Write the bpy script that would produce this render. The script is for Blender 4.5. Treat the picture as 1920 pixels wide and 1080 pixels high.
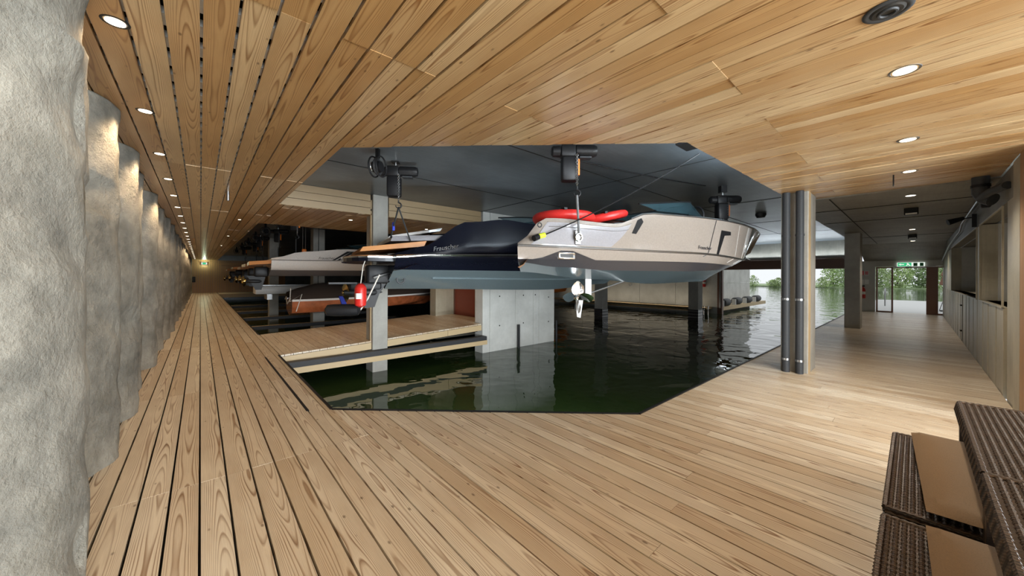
import bpy, math, random
from mathutils import Vector, Matrix, noise
random.seed(7)
for o in list(bpy.data.objects):
    bpy.data.objects.remove(o)
S = bpy.context.scene
C = S.collection
PI = math.pi

# ------------------------------------------------------------------ camera, sky, exposure
YAW = math.radians(41.33)                    # camera heading, from +Y (long boardwalk) towards +X (lake exit)
CAM_Z = 1.6
cd = bpy.data.cameras.new('camera')
cam = bpy.data.objects.new('camera', cd); C.objects.link(cam)
cd.sensor_width = 36.0; cd.lens = 36.0*664/1920; cd.clip_start = .05; cd.clip_end = 800
cd.shift_y = -(540-519)/1920               # horizon a little above the frame's middle
cam.location = (0, 0, CAM_Z)
cam.rotation_euler = (Matrix.Rotation(-YAW, 4, 'Z') @ Matrix.Rotation(PI/2, 4, 'X') @ Matrix.Rotation(math.radians(.22), 4, 'Z')).to_euler()
S.camera = cam
S.view_settings.view_transform = 'Standard'; S.view_settings.look = 'None'
S.view_settings.exposure = 0.0; S.view_settings.gamma = 1.0
try: S.view_settings.use_curve_mapping = False
except Exception: pass
W = bpy.data.worlds.new('overcast_sky'); S.world = W; W.use_nodes = True
nt = W.node_tree; nt.nodes.clear()
wo = nt.nodes.new('ShaderNodeOutputWorld'); bg = nt.nodes.new('ShaderNodeBackground')
bg.inputs[0].default_value = (.93, .97, 1, 1); bg.inputs[1].default_value = 1.0
nt.links.new(bg.outputs[0], wo.inputs[0])

XB_ = 24.2
def area(name, loc, aim, sx, sy, power, col):
    l = bpy.data.lights.new(name, 'AREA'); l.shape = 'RECTANGLE'; l.size = sx; l.size_y = sy
    l.energy = power; l.color = col
    o = bpy.data.objects.new(name, l); C.objects.link(o); o.location = loc
    o.rotation_euler = (Vector(aim)-Vector(loc)).to_track_quat('-Z', 'Y').to_euler()
    o['kind'] = 'structure'
    return o
# added fill panels behind the camera, for even light on deck and ceiling
area('added_front_fill', (2.6, -6.6, 1.7), (3.2, 4, 1.5), 8.0, 2.6, 1900, (.86, .94, 1))
area('added_side_fill', (-2.6, -5.0, 1.6), (3, 2, 1.5), 4, 2.4, 60, (.95, .98, 1))
# added fill strips hidden above the timber soffit, brightening slab and boats
area('added_cove_fill', (6.2, 1.37, 3.22), (6.4, 3.6, 4.6), 4.2, .2, 200, (.78, .9, 1))
area('added_cove_fill', (2.42, 2.82, 3.2), (5.4, 6.0, 3.0), 3.2, .2, 35, (.88, .94, 1))
# added fill strip under the deck edge, brightening pier, column and boat bottoms
area('added_edge_fill', (2.60, 3.44, -.2), (6.2, 7.3, .25), 3.0, .07, 125, (.92, .96, 1))
# added upward fill over the water gate, brightening the slab
area('added_gate_fill', (24.0, 5.0, 2.66), (23.0, 5.0, 5.0), 6.0, .25, 130, (.82, .92, 1))
area('added_ledge_fill', (XB_-1.05, 14.2, -.22), (XB_, 14.2, 1.6), 11.5, .05, 38, (1, .86, .66))  # added warm strip, brightens the back wall

# ------------------------------------------------------------------ materials
def mat(name):
    m = bpy.data.materials.new(name); m.use_nodes = True
    n = m.node_tree; n.nodes.clear()
    o = n.nodes.new('ShaderNodeOutputMaterial'); b = n.nodes.new('ShaderNodeBsdfPrincipled')
    n.links.new(b.outputs[0], o.inputs[0])
    return m, n, b
def N(n, t, **k):
    x = n.nodes.new(t)
    for a, v in k.items():
        if a.startswith('i_'):
            key = a[2:]; key = int(key) if key.isdigit() else key.replace('_', ' ')
            x.inputs[key].default_value = v
        else: setattr(x, a, v)
    return x
def ramp(n, stops, interp='LINEAR'):
    r = n.nodes.new('ShaderNodeValToRGB'); r.color_ramp.interpolation = interp
    e = r.color_ramp.elements
    while len(e) < len(stops): e.new(.5)
    for i, (p, c) in enumerate(stops):
        e[i].position = p; e[i].color = (*c, 1) if len(c) == 3 else c
    return r
def math_(n, op, a, b=None, c=None):
    x = n.nodes.new('ShaderNodeMath'); x.operation = op
    for i, v in enumerate((a, b, c)):
        if v is None: continue
        if hasattr(v, 'is_output') or isinstance(v, bpy.types.NodeSocket): n.links.new(v, x.inputs[i])
        else: x.inputs[i].default_value = v
    return x.outputs[0]
def mix(n, fac, a, b, mode='MIX'):
    x = n.nodes.new('ShaderNodeMix'); x.data_type = 'RGBA'; x.blend_type = mode
    for sock, v in ((x.inputs[0], fac), (x.inputs[6], a), (x.inputs[7], b)):
        if isinstance(v, bpy.types.NodeSocket): n.links.new(v, sock)
        else: sock.default_value = v if not isinstance(v, tuple) or len(v) == 4 else (*v, 1)
    return x.outputs[2]
def bump(n, b, h, s, d=.01):
    x = n.nodes.new('ShaderNodeBump'); x.inputs['Strength'].default_value = s; x.inputs['Distance'].default_value = d
    n.links.new(h, x.inputs['Height']); n.links.new(x.outputs[0], b.inputs['Normal'])

def plain(name, col, rough=.5, metal=0, coat=0, bumps=0, bscale=40, var=.06, spec=.5):
    m, n, b = mat(name)
    tc = N(n, 'ShaderNodeTexCoord')
    ns = N(n, 'ShaderNodeTexNoise', i_Scale=bscale, i_Detail=4.0)
    n.links.new(tc.outputs['Object'], ns.inputs['Vector'])
    r = ramp(n, [(.3, tuple(c*(1-var) for c in col)), (.7, tuple(min(1, c*(1+var)) for c in col))])
    n.links.new(ns.outputs[0], r.inputs[0]); n.links.new(r.outputs[0], b.inputs['Base Color'])
    b.inputs['Roughness'].default_value = rough; b.inputs['Metallic'].default_value = metal
    b.inputs['Specular IOR Level'].default_value = spec; b.inputs['Coat Weight'].default_value = coat; b.inputs['Coat Roughness'].default_value = .06
    if bumps: bump(n, b, ns.outputs[0], bumps, .004)
    return m

def wood(name, light, dark, line, rough=.4, contrast=.8, knots=True):
    """flat-sawn larch: each board carries UV 'grain' (metres across, metres along + offset) and 'rnd'"""
    m, n, b = mat(name)
    uv = N(n, 'ShaderNodeUVMap', uv_map='grain'); sx = N(n, 'ShaderNodeSeparateXYZ')
    n.links.new(uv.outputs[0], sx.inputs[0])
    at = N(n, 'ShaderNodeAttribute', attribute_name='rnd'); rnd = at.outputs['Fac']
    x, y = sx.outputs[0], sx.outputs[1]
    off = math_(n, 'MULTIPLY', math_(n, 'SUBTRACT', math_(n, 'FRACT', math_(n, 'MULTIPLY', rnd, 17.3)), .5), .11)
    xs = math_(n, 'ADD', x, off)
    cx = N(n, 'ShaderNodeCombineXYZ'); n.links.new(math_(n, 'MULTIPLY', xs, 3.2), cx.inputs[0])
    n.links.new(math_(n, 'MULTIPLY', y, .38), cx.inputs[1]); n.links.new(math_(n, 'MULTIPLY', rnd, 60), cx.inputs[2])
    n1 = N(n, 'ShaderNodeTexNoise', i_Scale=1.0, i_Detail=2.0, i_Roughness=.5); n.links.new(cx.outputs[0], n1.inputs['Vector'])
    x2 = math_(n, 'MULTIPLY', xs, xs)
    rr = math_(n, 'ADD', math_(n, 'MULTIPLY', x2, 900.0), math_(n, 'MULTIPLY', n1.outputs[0], 15.0))
    tri = math_(n, 'FRACT', rr)
    rg = ramp(n, [(0, (0, 0, 0)), (.55, (.12,)*3), (.85, (1,)*3), (1.0, (0, 0, 0))])
    n.links.new(tri, rg.inputs[0])
    # fine fibre streaks
    cf = N(n, 'ShaderNodeCombineXYZ'); n.links.new(math_(n, 'MULTIPLY', x, 240), cf.inputs[0])
    n.links.new(math_(n, 'MULTIPLY', y, 5), cf.inputs[1]); n.links.new(math_(n, 'MULTIPLY', rnd, 31), cf.inputs[2])
    n2 = N(n, 'ShaderNodeTexNoise', i_Scale=1.0, i_Detail=2.0); n.links.new(cf.outputs[0], n2.inputs['Vector'])
    # slow patches
    cp = N(n, 'ShaderNodeCombineXYZ'); n.links.new(math_(n, 'MULTIPLY', x, 6), cp.inputs[0])
    n.links.new(math_(n, 'MULTIPLY', y, 1.6), cp.inputs[1]); n.links.new(math_(n, 'MULTIPLY', rnd, 91), cp.inputs[2])
    n3 = N(n, 'ShaderNodeTexNoise', i_Scale=1.0, i_Detail=2.0); n.links.new(cp.outputs[0], n3.inputs['Vector'])
    tone = math_(n, 'ADD', math_(n, 'MULTIPLY', math_(n, 'FRACT', math_(n, 'MULTIPLY', rnd, 7.7)), .95), math_(n, 'MULTIPLY', n3.outputs[0], .3))
    base = mix(n, tone, light, dark)
    f = math_(n, 'MULTIPLY', rg.outputs[0], math_(n, 'MULTIPLY', contrast, n3.outputs[0]))
    col = mix(n, f, base, line)
    st = math_(n, 'MULTIPLY', math_(n, 'SUBTRACT', .62, n2.outputs[0]), .5)
    col = mix(n, st, col, line)
    if knots:
        ck = N(n, 'ShaderNodeCombineXYZ'); n.links.new(math_(n, 'MULTIPLY', x, 9), ck.inputs[0])
        n.links.new(math_(n, 'MULTIPLY', y, 4.2), ck.inputs[1]); n.links.new(math_(n, 'MULTIPLY', rnd, 77), ck.inputs[2])
        vo = N(n, 'ShaderNodeTexVoronoi', i_Scale=1.0); n.links.new(ck.outputs[0], vo.inputs['Vector'])
        kr = ramp(n, [(0, (1,)*3), (.05, (.9,)*3), (.10, (0, 0, 0))]); n.links.new(vo.outputs['Distance'], kr.inputs[0])
        col = mix(n, math_(n, 'MULTIPLY', kr.outputs[0], .75), col, tuple(c*.45 for c in line))
    n.links.new(col, b.inputs['Base Color'])
    b.inputs['Roughness'].default_value = rough
    bump(n, b, n2.outputs[0], .12, .002)
    return m

def concrete(name, c1, c2, scale=1.2, rough=.75, bs=.25, boards=0, bd=.01, stain=None):
    m, n, b = mat(name)
    tc = N(n, 'ShaderNodeTexCoord')
    a = N(n, 'ShaderNodeTexNoise', i_Scale=scale, i_Detail=8.0, i_Roughness=.62); n.links.new(tc.outputs['Object'], a.inputs['Vector'])
    f = N(n, 'ShaderNodeTexNoise', i_Scale=scale*14, i_Detail=6.0, i_Roughness=.7); n.links.new(tc.outputs['Object'], f.inputs['Vector'])
    r = ramp(n, [(.34, c2), (.64, c1)]); n.links.new(a.outputs[0], r.inputs[0])
    col = mix(n, math_(n, 'MULTIPLY', f.outputs[0], .35), r.outputs[0], tuple(c*.6 for c in c2))
    if stain:
        g = N(n, 'ShaderNodeTexNoise', i_Scale=3.1, i_Detail=5.0); n.links.new(tc.outputs['Object'], g.inputs['Vector'])
        gr = ramp(n, [(.55, (0, 0, 0)), (.68, (1,)*3)]); n.links.new(g.outputs[0], gr.inputs[0])
        col = mix(n, math_(n, 'MULTIPLY', gr.outputs[0], .5), col, stain)
    h = math_(n, 'ADD', f.outputs[0], math_(n, 'MULTIPLY', a.outputs[0], 3.0)) if stain else f.outputs[0]
    if boards:
        mp = N(n, 'ShaderNodeMapping'); n.links.new(tc.outputs['Object'], mp.inputs[0]); mp.inputs['Scale'].default_value = (26, 26, .7) if boards == 1 else (1.2, 30, 1)
        g = N(n, 'ShaderNodeTexNoise', i_Scale=1.0, i_Detail=3.0); n.links.new(mp.outputs[0], g.inputs['Vector'])
        col = mix(n, math_(n, 'MULTIPLY', g.outputs[0], .5), col, tuple(c*.55 for c in c2))
        h = math_(n, 'ADD', h, g.outputs[0])
    n.links.new(col, b.inputs['Base Color']); b.inputs['Roughness'].default_value = rough
    bump(n, b, h, bs, bd)
    return m

M = {}
M['floor'] = wood('larch_decking', (.79, .72, .58), (.60, .49, .345), (.22, .115, .05), .33, 1.5)
M['ceil'] = wood('larch_ceiling_boards', (.70, .54, .32), (.48, .29, .12), (.23, .10, .03), .28, 1.6)
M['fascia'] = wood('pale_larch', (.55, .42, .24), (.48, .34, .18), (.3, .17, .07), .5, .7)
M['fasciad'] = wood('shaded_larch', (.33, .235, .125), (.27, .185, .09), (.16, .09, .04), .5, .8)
M['slat'] = wood('larch_wall_slats', (.42, .24, .11), (.36, .2, .09), (.2, .1, .04), .5, .6, False)
M['conc'] = concrete('smooth_concrete', (.66, .66, .62), (.50, .50, .465), 1.1, .7, .12)
M['concw'] = concrete('board_marked_concrete', (.62, .57, .44), (.40, .365, .27), 1.3, .34, .4, 1, .012)
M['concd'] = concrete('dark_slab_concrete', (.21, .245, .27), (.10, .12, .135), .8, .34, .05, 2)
M['slabr'] = concrete('grey_slab_concrete', (.36, .34, .29), (.20, .19, .16), .9, .55, .3, 2)
M['concp'] = concrete('column_concrete', (.44, .425, .385), (.31, .30, .265), 1.4, .7, .15)
M['pile'] = concrete('rough_pile_concrete', (.47, .45, .385), (.19, .185, .16), 2.4, .88, .7, 0, .03, (.22, .205, .16))
M['pileedge'] = M['pile']
M['black'] = plain('black_plastic', (.009, .009, .010), .45, spec=.3)
M['blackm'] = plain('black_satin_metal', (.015, .015, .016), .42, .2, spec=.3)
M['under'] = plain('dark_underside', (.012, .011, .01), .9)
M['rubber'] = plain('dark_rubber', (.03, .03, .032), .65)
M['steel'] = plain('brushed_steel', (.36, .36, .36), .35, 1)
M['chrome'] = plain('polished_steel', (.8, .8, .8), .1, 1)
M['bronze'] = plain('bronze_propeller_metal', (.55, .4, .17), .25, 1)
M['pipe'] = plain('grey_plastic_pipe', (.045, .048, .052), .5, spec=.25)
M['cream'] = plain('cream_gelcoat', (.29, .25, .215), .2, 0, .35)
M['creamdk'] = plain('light_grey_gelcoat', (.31, .30, .315), .22, 0, .35)
M['white'] = plain('white_gelcoat', (.62, .60, .57), .16, 0, .6)
M['stripe'] = plain('anthracite_boot_stripe', (.035, .033, .036), .3, 0, .3)
M['anti'] = plain('blue_grey_bottom_paint', (.125, .165, .18), .22, 0, .3)
M['navy'] = plain('midnight_navy_gelcoat', (.005, .006, .012), .2, 0, 0, spec=.22)
M['teak'] = wood('teak_trim', (.50, .22, .07), (.38, .16, .05), (.2, .08, .03), .3, .6, False)
M['mahog'] = plain('varnished_mahogany', (.33, .095, .035), .2, 0, .6, var=.25, bscale=6)
M['cover'] = plain('brown_canvas_cover', (.045, .03, .022), .9, bumps=.3)
M['red'] = plain('red_inflatable_vinyl', (.65, .03, .025), .35)
M['redp'] = plain('red_painted_metal', (.5, .02, .015), .3)
M['orange'] = plain('orange_plastic', (.8, .2, .02), .4)
M['yellow'] = plain('yellow_green_plug', (.62, .75, .04), .4)
M['blue'] = plain('blue_cloth', (.03, .06, .5), .8)
M['rope'] = plain('white_rope', (.6, .58, .52), .9)
M['strap'] = plain('black_webbing', (.018, .02, .022), .8)
M['strapg'] = plain('grey_webbing', (.16, .165, .17), .8)
M['doorred'] = plain('rust_red_door_paint', (.20, .035, .012), .45)
M['brownm'] = plain('brown_painted_steel', (.14, .065, .04), .45)
M['doorf'] = plain('bronze_door_frame', (.24, .13, .095), .4, .2)
M['cushion'] = plain('taupe_cushion_fabric', (.235, .155, .085), .9, bumps=.25, bscale=220, var=.1)
M['para'] = plain('terracotta_parasol_fabric', (.30, .15, .10), .9)
M['leafg'] = plain('pale_green_leaves', (.42, .55, .24), .7, var=.5, bscale=.7)
M['leafd'] = plain('grey_green_leaves', (.30, .40, .20), .7, var=.5, bscale=.6)
M['trunk'] = plain('tree_bark', (.15, .12, .09), .9)
M['stone'] = plain('pale_stone_terrace', (.62, .62, .60), .7)
M['signg'] = plain('green_sign_print', (.02, .36, .12), .4)
M['signw'] = plain('white_sign_print', (.75, .75, .72), .4)
M['ringrub'] = plain('grey_tyre_rubber', (.09, .09, .09), .8)
M['grille'] = plain('dark_grille', (.02, .02, .02), .5)
M['whitep'] = plain('white_plastic', (.7, .7, .68), .4)

def wicker_mat():
    m, n, b = mat('woven_brown_wicker')
    tc = N(n, 'ShaderNodeTexCoord')
    w = N(n, 'ShaderNodeTexWave', bands_direction='X', i_Scale=28.0, i_Distortion=.6); n.links.new(tc.outputs['Object'], w.inputs['Vector'])
    w2 = N(n, 'ShaderNodeTexWave', bands_direction='Z', i_Scale=28.0, i_Distortion=.4); n.links.new(tc.outputs['Object'], w2.inputs['Vector'])
    h = math_(n, 'MULTIPLY', w.outputs[0], math_(n, 'ADD', .5, math_(n, 'MULTIPLY', w2.outputs[0], .5)))
    r = ramp(n, [(.0, (.012, .008, .006)), (.5, (.07, .045, .03)), (1, (.17, .115, .08))]); n.links.new(h, r.inputs[0])
    n.links.new(r.outputs[0], b.inputs['Base Color']); b.inputs['Roughness'].default_value = .32
    bump(n, b, h, .8, .004)
    return m
M['wicker'] = wicker_mat()

def water_mat():
    m, n, b = mat('dark_green_lake_water')
    tc = N(n, 'ShaderNodeTexCoord')
    mp = N(n, 'ShaderNodeMapping'); mp.inputs['Scale'].default_value = (1, 1.0, 1); n.links.new(tc.outputs['Object'], mp.inputs[0])
    a = N(n, 'ShaderNodeTexNoise', i_Scale=.75, i_Detail=2.0, i_Roughness=.45, i_Distortion=.6); n.links.new(mp.outputs[0], a.inputs['Vector'])
    c = N(n, 'ShaderNodeTexNoise', i_Scale=3.2, i_Detail=1.0); n.links.new(mp.outputs[0], c.inputs['Vector'])
    sx = N(n, 'ShaderNodeSeparateXYZ'); n.links.new(tc.outputs['Object'], sx.inputs[0])
    g = N(n, 'ShaderNodeMapRange'); g.inputs[1].default_value = 3.0; g.inputs[2].default_value = 14.0; g.inputs[3].default_value = .45; g.inputs[4].default_value = 1.0
    n.links.new(sx.outputs[0], g.inputs[0])
    h = math_(n, 'ADD', a.outputs[0], math_(n, 'MULTIPLY', c.outputs[0], .16))
    h = math_(n, 'MULTIPLY', h, g.outputs[0])
    b.inputs['Base Color'].default_value = (.018, .036, .010, 1)
    b.inputs['Roughness'].default_value = .015; b.inputs['IOR'].default_value = 1.33
    b.inputs['Specular IOR Level'].default_value = .75
    bump(n, b, h, .5, .11)
    return m
M['water'] = water_mat()

def emit(name, col, s):
    m = bpy.data.materials.new(name); m.use_nodes = True; n = m.node_tree; n.nodes.clear()
    o = n.nodes.new('ShaderNodeOutputMaterial'); e = n.nodes.new('ShaderNodeEmission')
    e.inputs[0].default_value = (*col, 1); e.inputs[1].default_value = s; n.links.new(e.outputs[0], o.inputs[0])
    return m
M['lamp'] = emit('warm_lamp_lens', (1, .88, .68), 6)
M['led'] = emit('red_indicator_led', (1, .02, .08), 5)
M['exitlit'] = emit('lit_green_sign', (.05, .75, .3), .7)
M['exitwhite'] = emit('lit_white_sign', (.9, 1, .9), .9)
def glass_mat(name, col, alpha):
    m, n, b = mat(name)
    b.inputs['Base Color'].default_value = (*col, 1); b.inputs['Roughness'].default_value = .03
    b.inputs['Alpha'].default_value = alpha; b.inputs['Specular IOR Level'].default_value = .6
    return m
M['glass'] = glass_mat('clear_glass', (.7, .8, .78), .12)
M['tint'] = glass_mat('tinted_windscreen', (.02, .045, .055), .82)
M['fog'] = glass_mat('dark_clear_vinyl', (.05, .02, .015), .8)

# ------------------------------------------------------------------ mesh helpers
class MB:
    def __init__(s): s.v = []; s.f = []; s.uv = []; s.r = []
    def add(s, vs, fs):
        k = len(s.v); s.v += [tuple(v) for v in vs]; s.f += [tuple(i+k for i in f) for f in fs]; return s
    def box(s, x0, x1, y0, y1, z0, z1):
        vs = [(x, y, z) for z in (z0, z1) for y in (y0, y1) for x in (x0, x1)]
        return s.add(vs, [(0, 2, 3, 1), (4, 5, 7, 6), (0, 1, 5, 4), (2, 6, 7, 3), (0, 4, 6, 2), (1, 3, 7, 5)])
    def cbox(s, c, d, b=0):
        return s.box(c[0]-d[0]/2, c[0]+d[0]/2, c[1]-d[1]/2, c[1]+d[1]/2, c[2]-d[2]/2, c[2]+d[2]/2) if not b else s.rbox(c, d, b)
    def rbox(s, c, d, b):
        # box with chamfered edges: stacked rounded-rectangle rings
        hx, hy, hz = d[0]/2, d[1]/2, d[2]/2
        def ring(ix, z):
            x, y, q = hx-ix, hy-ix, b
            pts = []
            for (sx, sy, a0) in ((1, 1, 0), (-1, 1, 90), (-1, -1, 180), (1, -1, 270)):
                for k in range(4):
                    a = math.radians(a0+k*30); pts.append((c[0]+sx*(x-q)+q*math.cos(a), c[1]+sy*(y-q)+q*math.sin(a), c[2]+z))
            return pts
        rs = [ring(b*.9, -hz), ring(b*.3, -hz+b*.3), ring(0, -hz+b), ring(0, hz-b), ring(b*.3, hz-b*.3), ring(b*.9, hz)]
        return s.loft(rs, True, True)
    def loft(s, rings, closed=True, caps=False):
        k = len(s.v); m = len(rings[0])
        for r in rings: s.v += [tuple(p) for p in r]
        for i in range(len(rings)-1):
            for j in range(m if closed else m-1):
                a = k+i*m+j; b = k+i*m+(j+1) % m
                s.f.append((a, b, b+m, a+m))
        if caps:
            s.f.append(tuple(k+j for j in reversed(range(m)))); s.f.append(tuple(k+(len(rings)-1)*m+j for j in range(m)))
        return s
    def tube(s, path, r, n=8, caps=True):
        path = [Vector(p) for p in path]; rings = []
        up = None
        for i, p in enumerate(path):
            t = (path[min(i+1, len(path)-1)]-path[max(i-1, 0)]).normalized()
            if up is None: up = Vector((0, 0, 1)) if abs(t.z) < .9 else Vector((1, 0, 0))
            a = t.cross(up)
            if a.length < 1e-4: a = t.orthogonal()
            a.normalize(); b = a.cross(t).normalized(); up = b
            rr = r[i] if isinstance(r, (list, tuple)) else r
            rings.append([p+(a*math.cos(2*PI*k/n)+b*math.sin(2*PI*k/n))*rr for k in range(n)])
        return s.loft(rings, True, caps)
    def torus(s, c, R, r, axis='z', n=28, m=10, sq=1.0):
        rings = []
        for i in range(n+1):
            a = 2*PI*i/n; ring = []
            for j in range(m):
                t = 2*PI*j/m; q = R+r*math.cos(t)
                p = (q*math.cos(a), q*math.sin(a), r*sq*math.sin(t))
                if axis == 'x': p = (p[2], p[0], p[1])
                if axis == 'y': p = (p[0], p[2], p[1])
                ring.append((c[0]+p[0], c[1]+p[1], c[2]+p[2]))
            rings.append(ring)
        return s.loft(rings, True)
    def lathe(s, prof, c=(0, 0, 0), n=20, axis='z'):
        rings = []
        for (r, z) in prof:
            ring = []
            for k in range(n):
                a = 2*PI*k/n; p = (r*math.cos(a), r*math.sin(a), z)
                if axis == 'x': p = (p[2], p[0], p[1])
                if axis == 'y': p = (p[1], p[2], p[0])
                ring.append((c[0]+p[0], c[1]+p[1], c[2]+p[2]))
            rings.append(ring)
        return s.loft(rings, True, True)
    def prism(s, poly, z0, z1):
        m = len(poly)
        return s.loft([[(x, y, z0) for x, y in poly], [(x, y, z1) for x, y in poly]], True, True)
    def build(s, name, m, parent=None, smooth=False, kind=None, loc=None, rot=None, grain=None):
        me = bpy.data.meshes.new(name); me.from_pydata(s.v, [], s.f); me.update()
        if smooth:
            for p in me.polygons: p.use_smooth = True
            try: me.set_sharp_from_angle(angle=math.radians(38))
            except Exception: pass
        me.materials.append(M[m] if isinstance(m, str) else m)
        if grain: set_grain(me, grain)
        o = bpy.data.objects.new(name, me); C.objects.link(o)
        if parent is not None: o.parent = parent
        if kind: o['kind'] = kind
        if loc: o.location = loc
        if rot: o.rotation_euler = rot
        return o
def set_grain(me, axis, rnd=None, off=None):
    """axis: 0/1/2 = along which the fibres run; writes uv 'grain' and attribute 'rnd'"""
    rnd = random.random() if rnd is None else rnd; off = rnd*50 if off is None else off
    uv = me.uv_layers.new(name='grain')
    for p in me.polygons:
        for li in p.loop_indices:
            co = me.vertices[me.loops[li].vertex_index].co
            ac = [co[i] for i in range(3) if i != axis]
            uv.data[li].uv = (ac[0]+ac[1]*.7, co[axis]+off)
    a = me.attributes.new('rnd', 'FLOAT', 'POINT')
    a.data.foreach_set('value', [rnd]*len(me.vertices))
def empty(name, loc=(0, 0, 0), rz=0, kind=None):
    o = bpy.data.objects.new(name, None); C.objects.link(o); o.location = loc; o.rotation_euler = (0, 0, rz)
    o.empty_display_size = .1
    if kind: o['kind'] = kind
    return o
def tag(o, label, cat, group=None):
    o['label'] = label; o['category'] = cat
    if group: o['group'] = group
    return o
def copy_tree(o, parent=None):
    c = o.copy(); C.objects.link(c)
    if parent is not None: c.parent = parent
    for ch in o.children: copy_tree(ch, c)
    return c
ORD = ['first', 'second', 'third', 'fourth', 'fifth', 'sixth', 'seventh', 'eighth', 'ninth', 'tenth', 'eleventh', 'twelfth', 'thirteenth', 'fourteenth', 'fifteenth', 'sixteenth', 'seventeenth', 'eighteenth', 'nineteenth', 'twentieth', 'twenty-first', 'twenty-second', 'twenty-third', 'twenty-fourth', 'twenty-fifth', 'twenty-sixth', 'twenty-seventh', 'twenty-eighth']

# ------------------------------------------------------------------ board fields (floor, ceiling)
def clip(poly, clipper):
    out = poly
    n = len(clipper)
    for i in range(n):
        a, b = clipper[i], clipper[(i+1) % n]
        ex, ey = b[0]-a[0], b[1]-a[1]
        inp, out = out, []
        if not inp: return []
        for j in range(len(inp)):
            p, q = inp[j], inp[(j+1) % len(inp)]
            dp = ex*(p[1]-a[1])-ey*(p[0]-a[0]); dq = ex*(q[1]-a[1])-ey*(q[0]-a[0])
            if dp >= 0: out.append(p)
            if dp*dq < 0:
                t = dp/(dp-dq); out.append((p[0]+t*(q[0]-p[0]), p[1]+t*(q[1]-p[1])))
    return out
def parea(p):
    return abs(sum(p[i][0]*p[(i+1) % len(p)][1]-p[(i+1) % len(p)][0]*p[i][1] for i in range(len(p))))/2
def board_field(parent, regions, w, gap_of, z0, z1, m, seams_of, piece='plank', rest='planks', limit=300, jitter=.0, slope=None):
    items = []
    for reg in regions:
        xs = [p[0] for p in reg]; ys = [p[1] for p in reg]
        i0, i1 = math.floor(min(xs)/w+1e-6), math.ceil(max(xs)/w-1e-6)
        for i in range(i0, i1):
            g = gap_of(i*w)
            cuts = [min(ys)-.01]+[c for c in seams_of(i) if min(ys)+.25 < c < max(ys)-.25]+[max(ys)+.01]
            for a, b in zip(cuts, cuts[1:]):
                poly = clip([(i*w+g/2, a+.001), ((i+1)*w-g/2, a+.001), ((i+1)*w-g/2, b-.001), (i*w+g/2, b-.001)], reg)
                if len(poly) < 3 or parea(poly) < .004: continue
                cx = sum(p[0] for p in poly)/len(poly); cy = sum(p[1] for p in poly)/len(poly)
                fw = cx*math.sin(YAW)+cy*math.cos(YAW); sd = cx*math.cos(YAW)-cy*math.sin(YAW)
                near = min(math.hypot(*p) for p in poly)
                vis = 1 if any((q[0]*math.sin(YAW)+q[1]*math.cos(YAW)) > .3 and abs(q[0]*math.cos(YAW)-q[1]*math.sin(YAW)) < 1.5*(q[0]*math.sin(YAW)+q[1]*math.cos(YAW)) for q in poly+[(cx, cy)]) else .01
                items.append((vis*parea(poly)**.5/(1+near)**2, poly, i))
    items.sort(key=lambda t: -t[0])
    def emit_board(mb, uvs, rs, poly, i, ox, oy):
        rnd = random.random(); dz = random.uniform(-jitter, jitter); k = len(mb.v); m_ = len(poly)
        for zz in (z0, z1):
            for (x, y) in poly:
                s = slope(x, y) if slope else 0
                mb.v.append((x-ox, y-oy, zz+dz+s)); uvs.append((x-(i+.5)*w, y+rnd*40)); rs.append(rnd)
        mb.f.append(tuple(k+j for j in reversed(range(m_)))); mb.f.append(tuple(k+m_+j for j in range(m_)))
        for j in range(m_):
            a, b = k+j, k+(j+1) % m_; mb.f.append((a, b, b+m_, a+m_))
    def finish(mb, uvs, rs, name, ox, oy, kind=None):
        o = mb.build(name, m, parent, kind=kind, loc=(ox, oy, 0)); me = o.data
        uv = me.uv_layers.new(name='grain')
        uv.data.foreach_set('uv', [c for l in me.loops for c in uvs[l.vertex_index]])
        a = me.attributes.new('rnd', 'FLOAT', 'POINT'); a.data.foreach_set('value', rs)
    for _, poly, i in items[:limit]:
        mb = MB(); uvs = []; rs = []
        ox = sum(p[0] for p in poly)/len(poly); oy = sum(p[1] for p in poly)/len(poly)
        emit_board(mb, uvs, rs, poly, i, ox, oy); finish(mb, uvs, rs, piece, ox, oy)
    if len(items) > limit:
        mb = MB(); uvs = []; rs = []
        for _, poly, i in items[limit:]: emit_board(mb, uvs, rs, poly, i, 0, 0)
        finish(mb, uvs, rs, rest, 0, 0, 'stuff')
def line_boards(parent, n, name, m, fn):
    for k in range(n):
        mb = fn(k)
        o = mb.build(name, m, parent, grain=0)

WZ = -.66            # water level
CZ = 3.05            # timber ceiling
SZ = 3.52            # dark slab above the basin
XB = 24.2            # lake side wall
# ---- floor
floor = empty('floor', kind='structure')
R1 = [(-1.45, -7), (1.2, -7), (1.2, 43.4), (-1.45, 43.4)]
R2 = [(1.2, -7), (3.86, -7), (3.86, 2.14), (1.2, 4.62)]
R3 = [(3.86, -.8), (XB+.3, -.8), (XB+.3, 2.02), (3.86, 2.14)]
R4 = [(3.86, -7), (7.1, -7), (7.1, -.8), (3.86, -.8)]
FW = .1605
def floor_seams(i):
    g = (i//5) % 2
    out = [3.64-4*k for k in range(1, 4)]+[3.64]
    y = 3.64+(2.85 if g else 4.1); 
    while y < 44: out.append(y); y += 4.1
    if i > 10: out = [(-3.2 if i % 2 else -1.6)]+([.6+(i*37 % 11)*.1] if i % 3 == 0 else [])
    return sorted(out)
board_field(floor, [R1, R2, R3, R4], FW, lambda x: .013 if x < 1.1 else .010, -.035, 0, 'floor', floor_seams, jitter=.0012)
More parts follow.
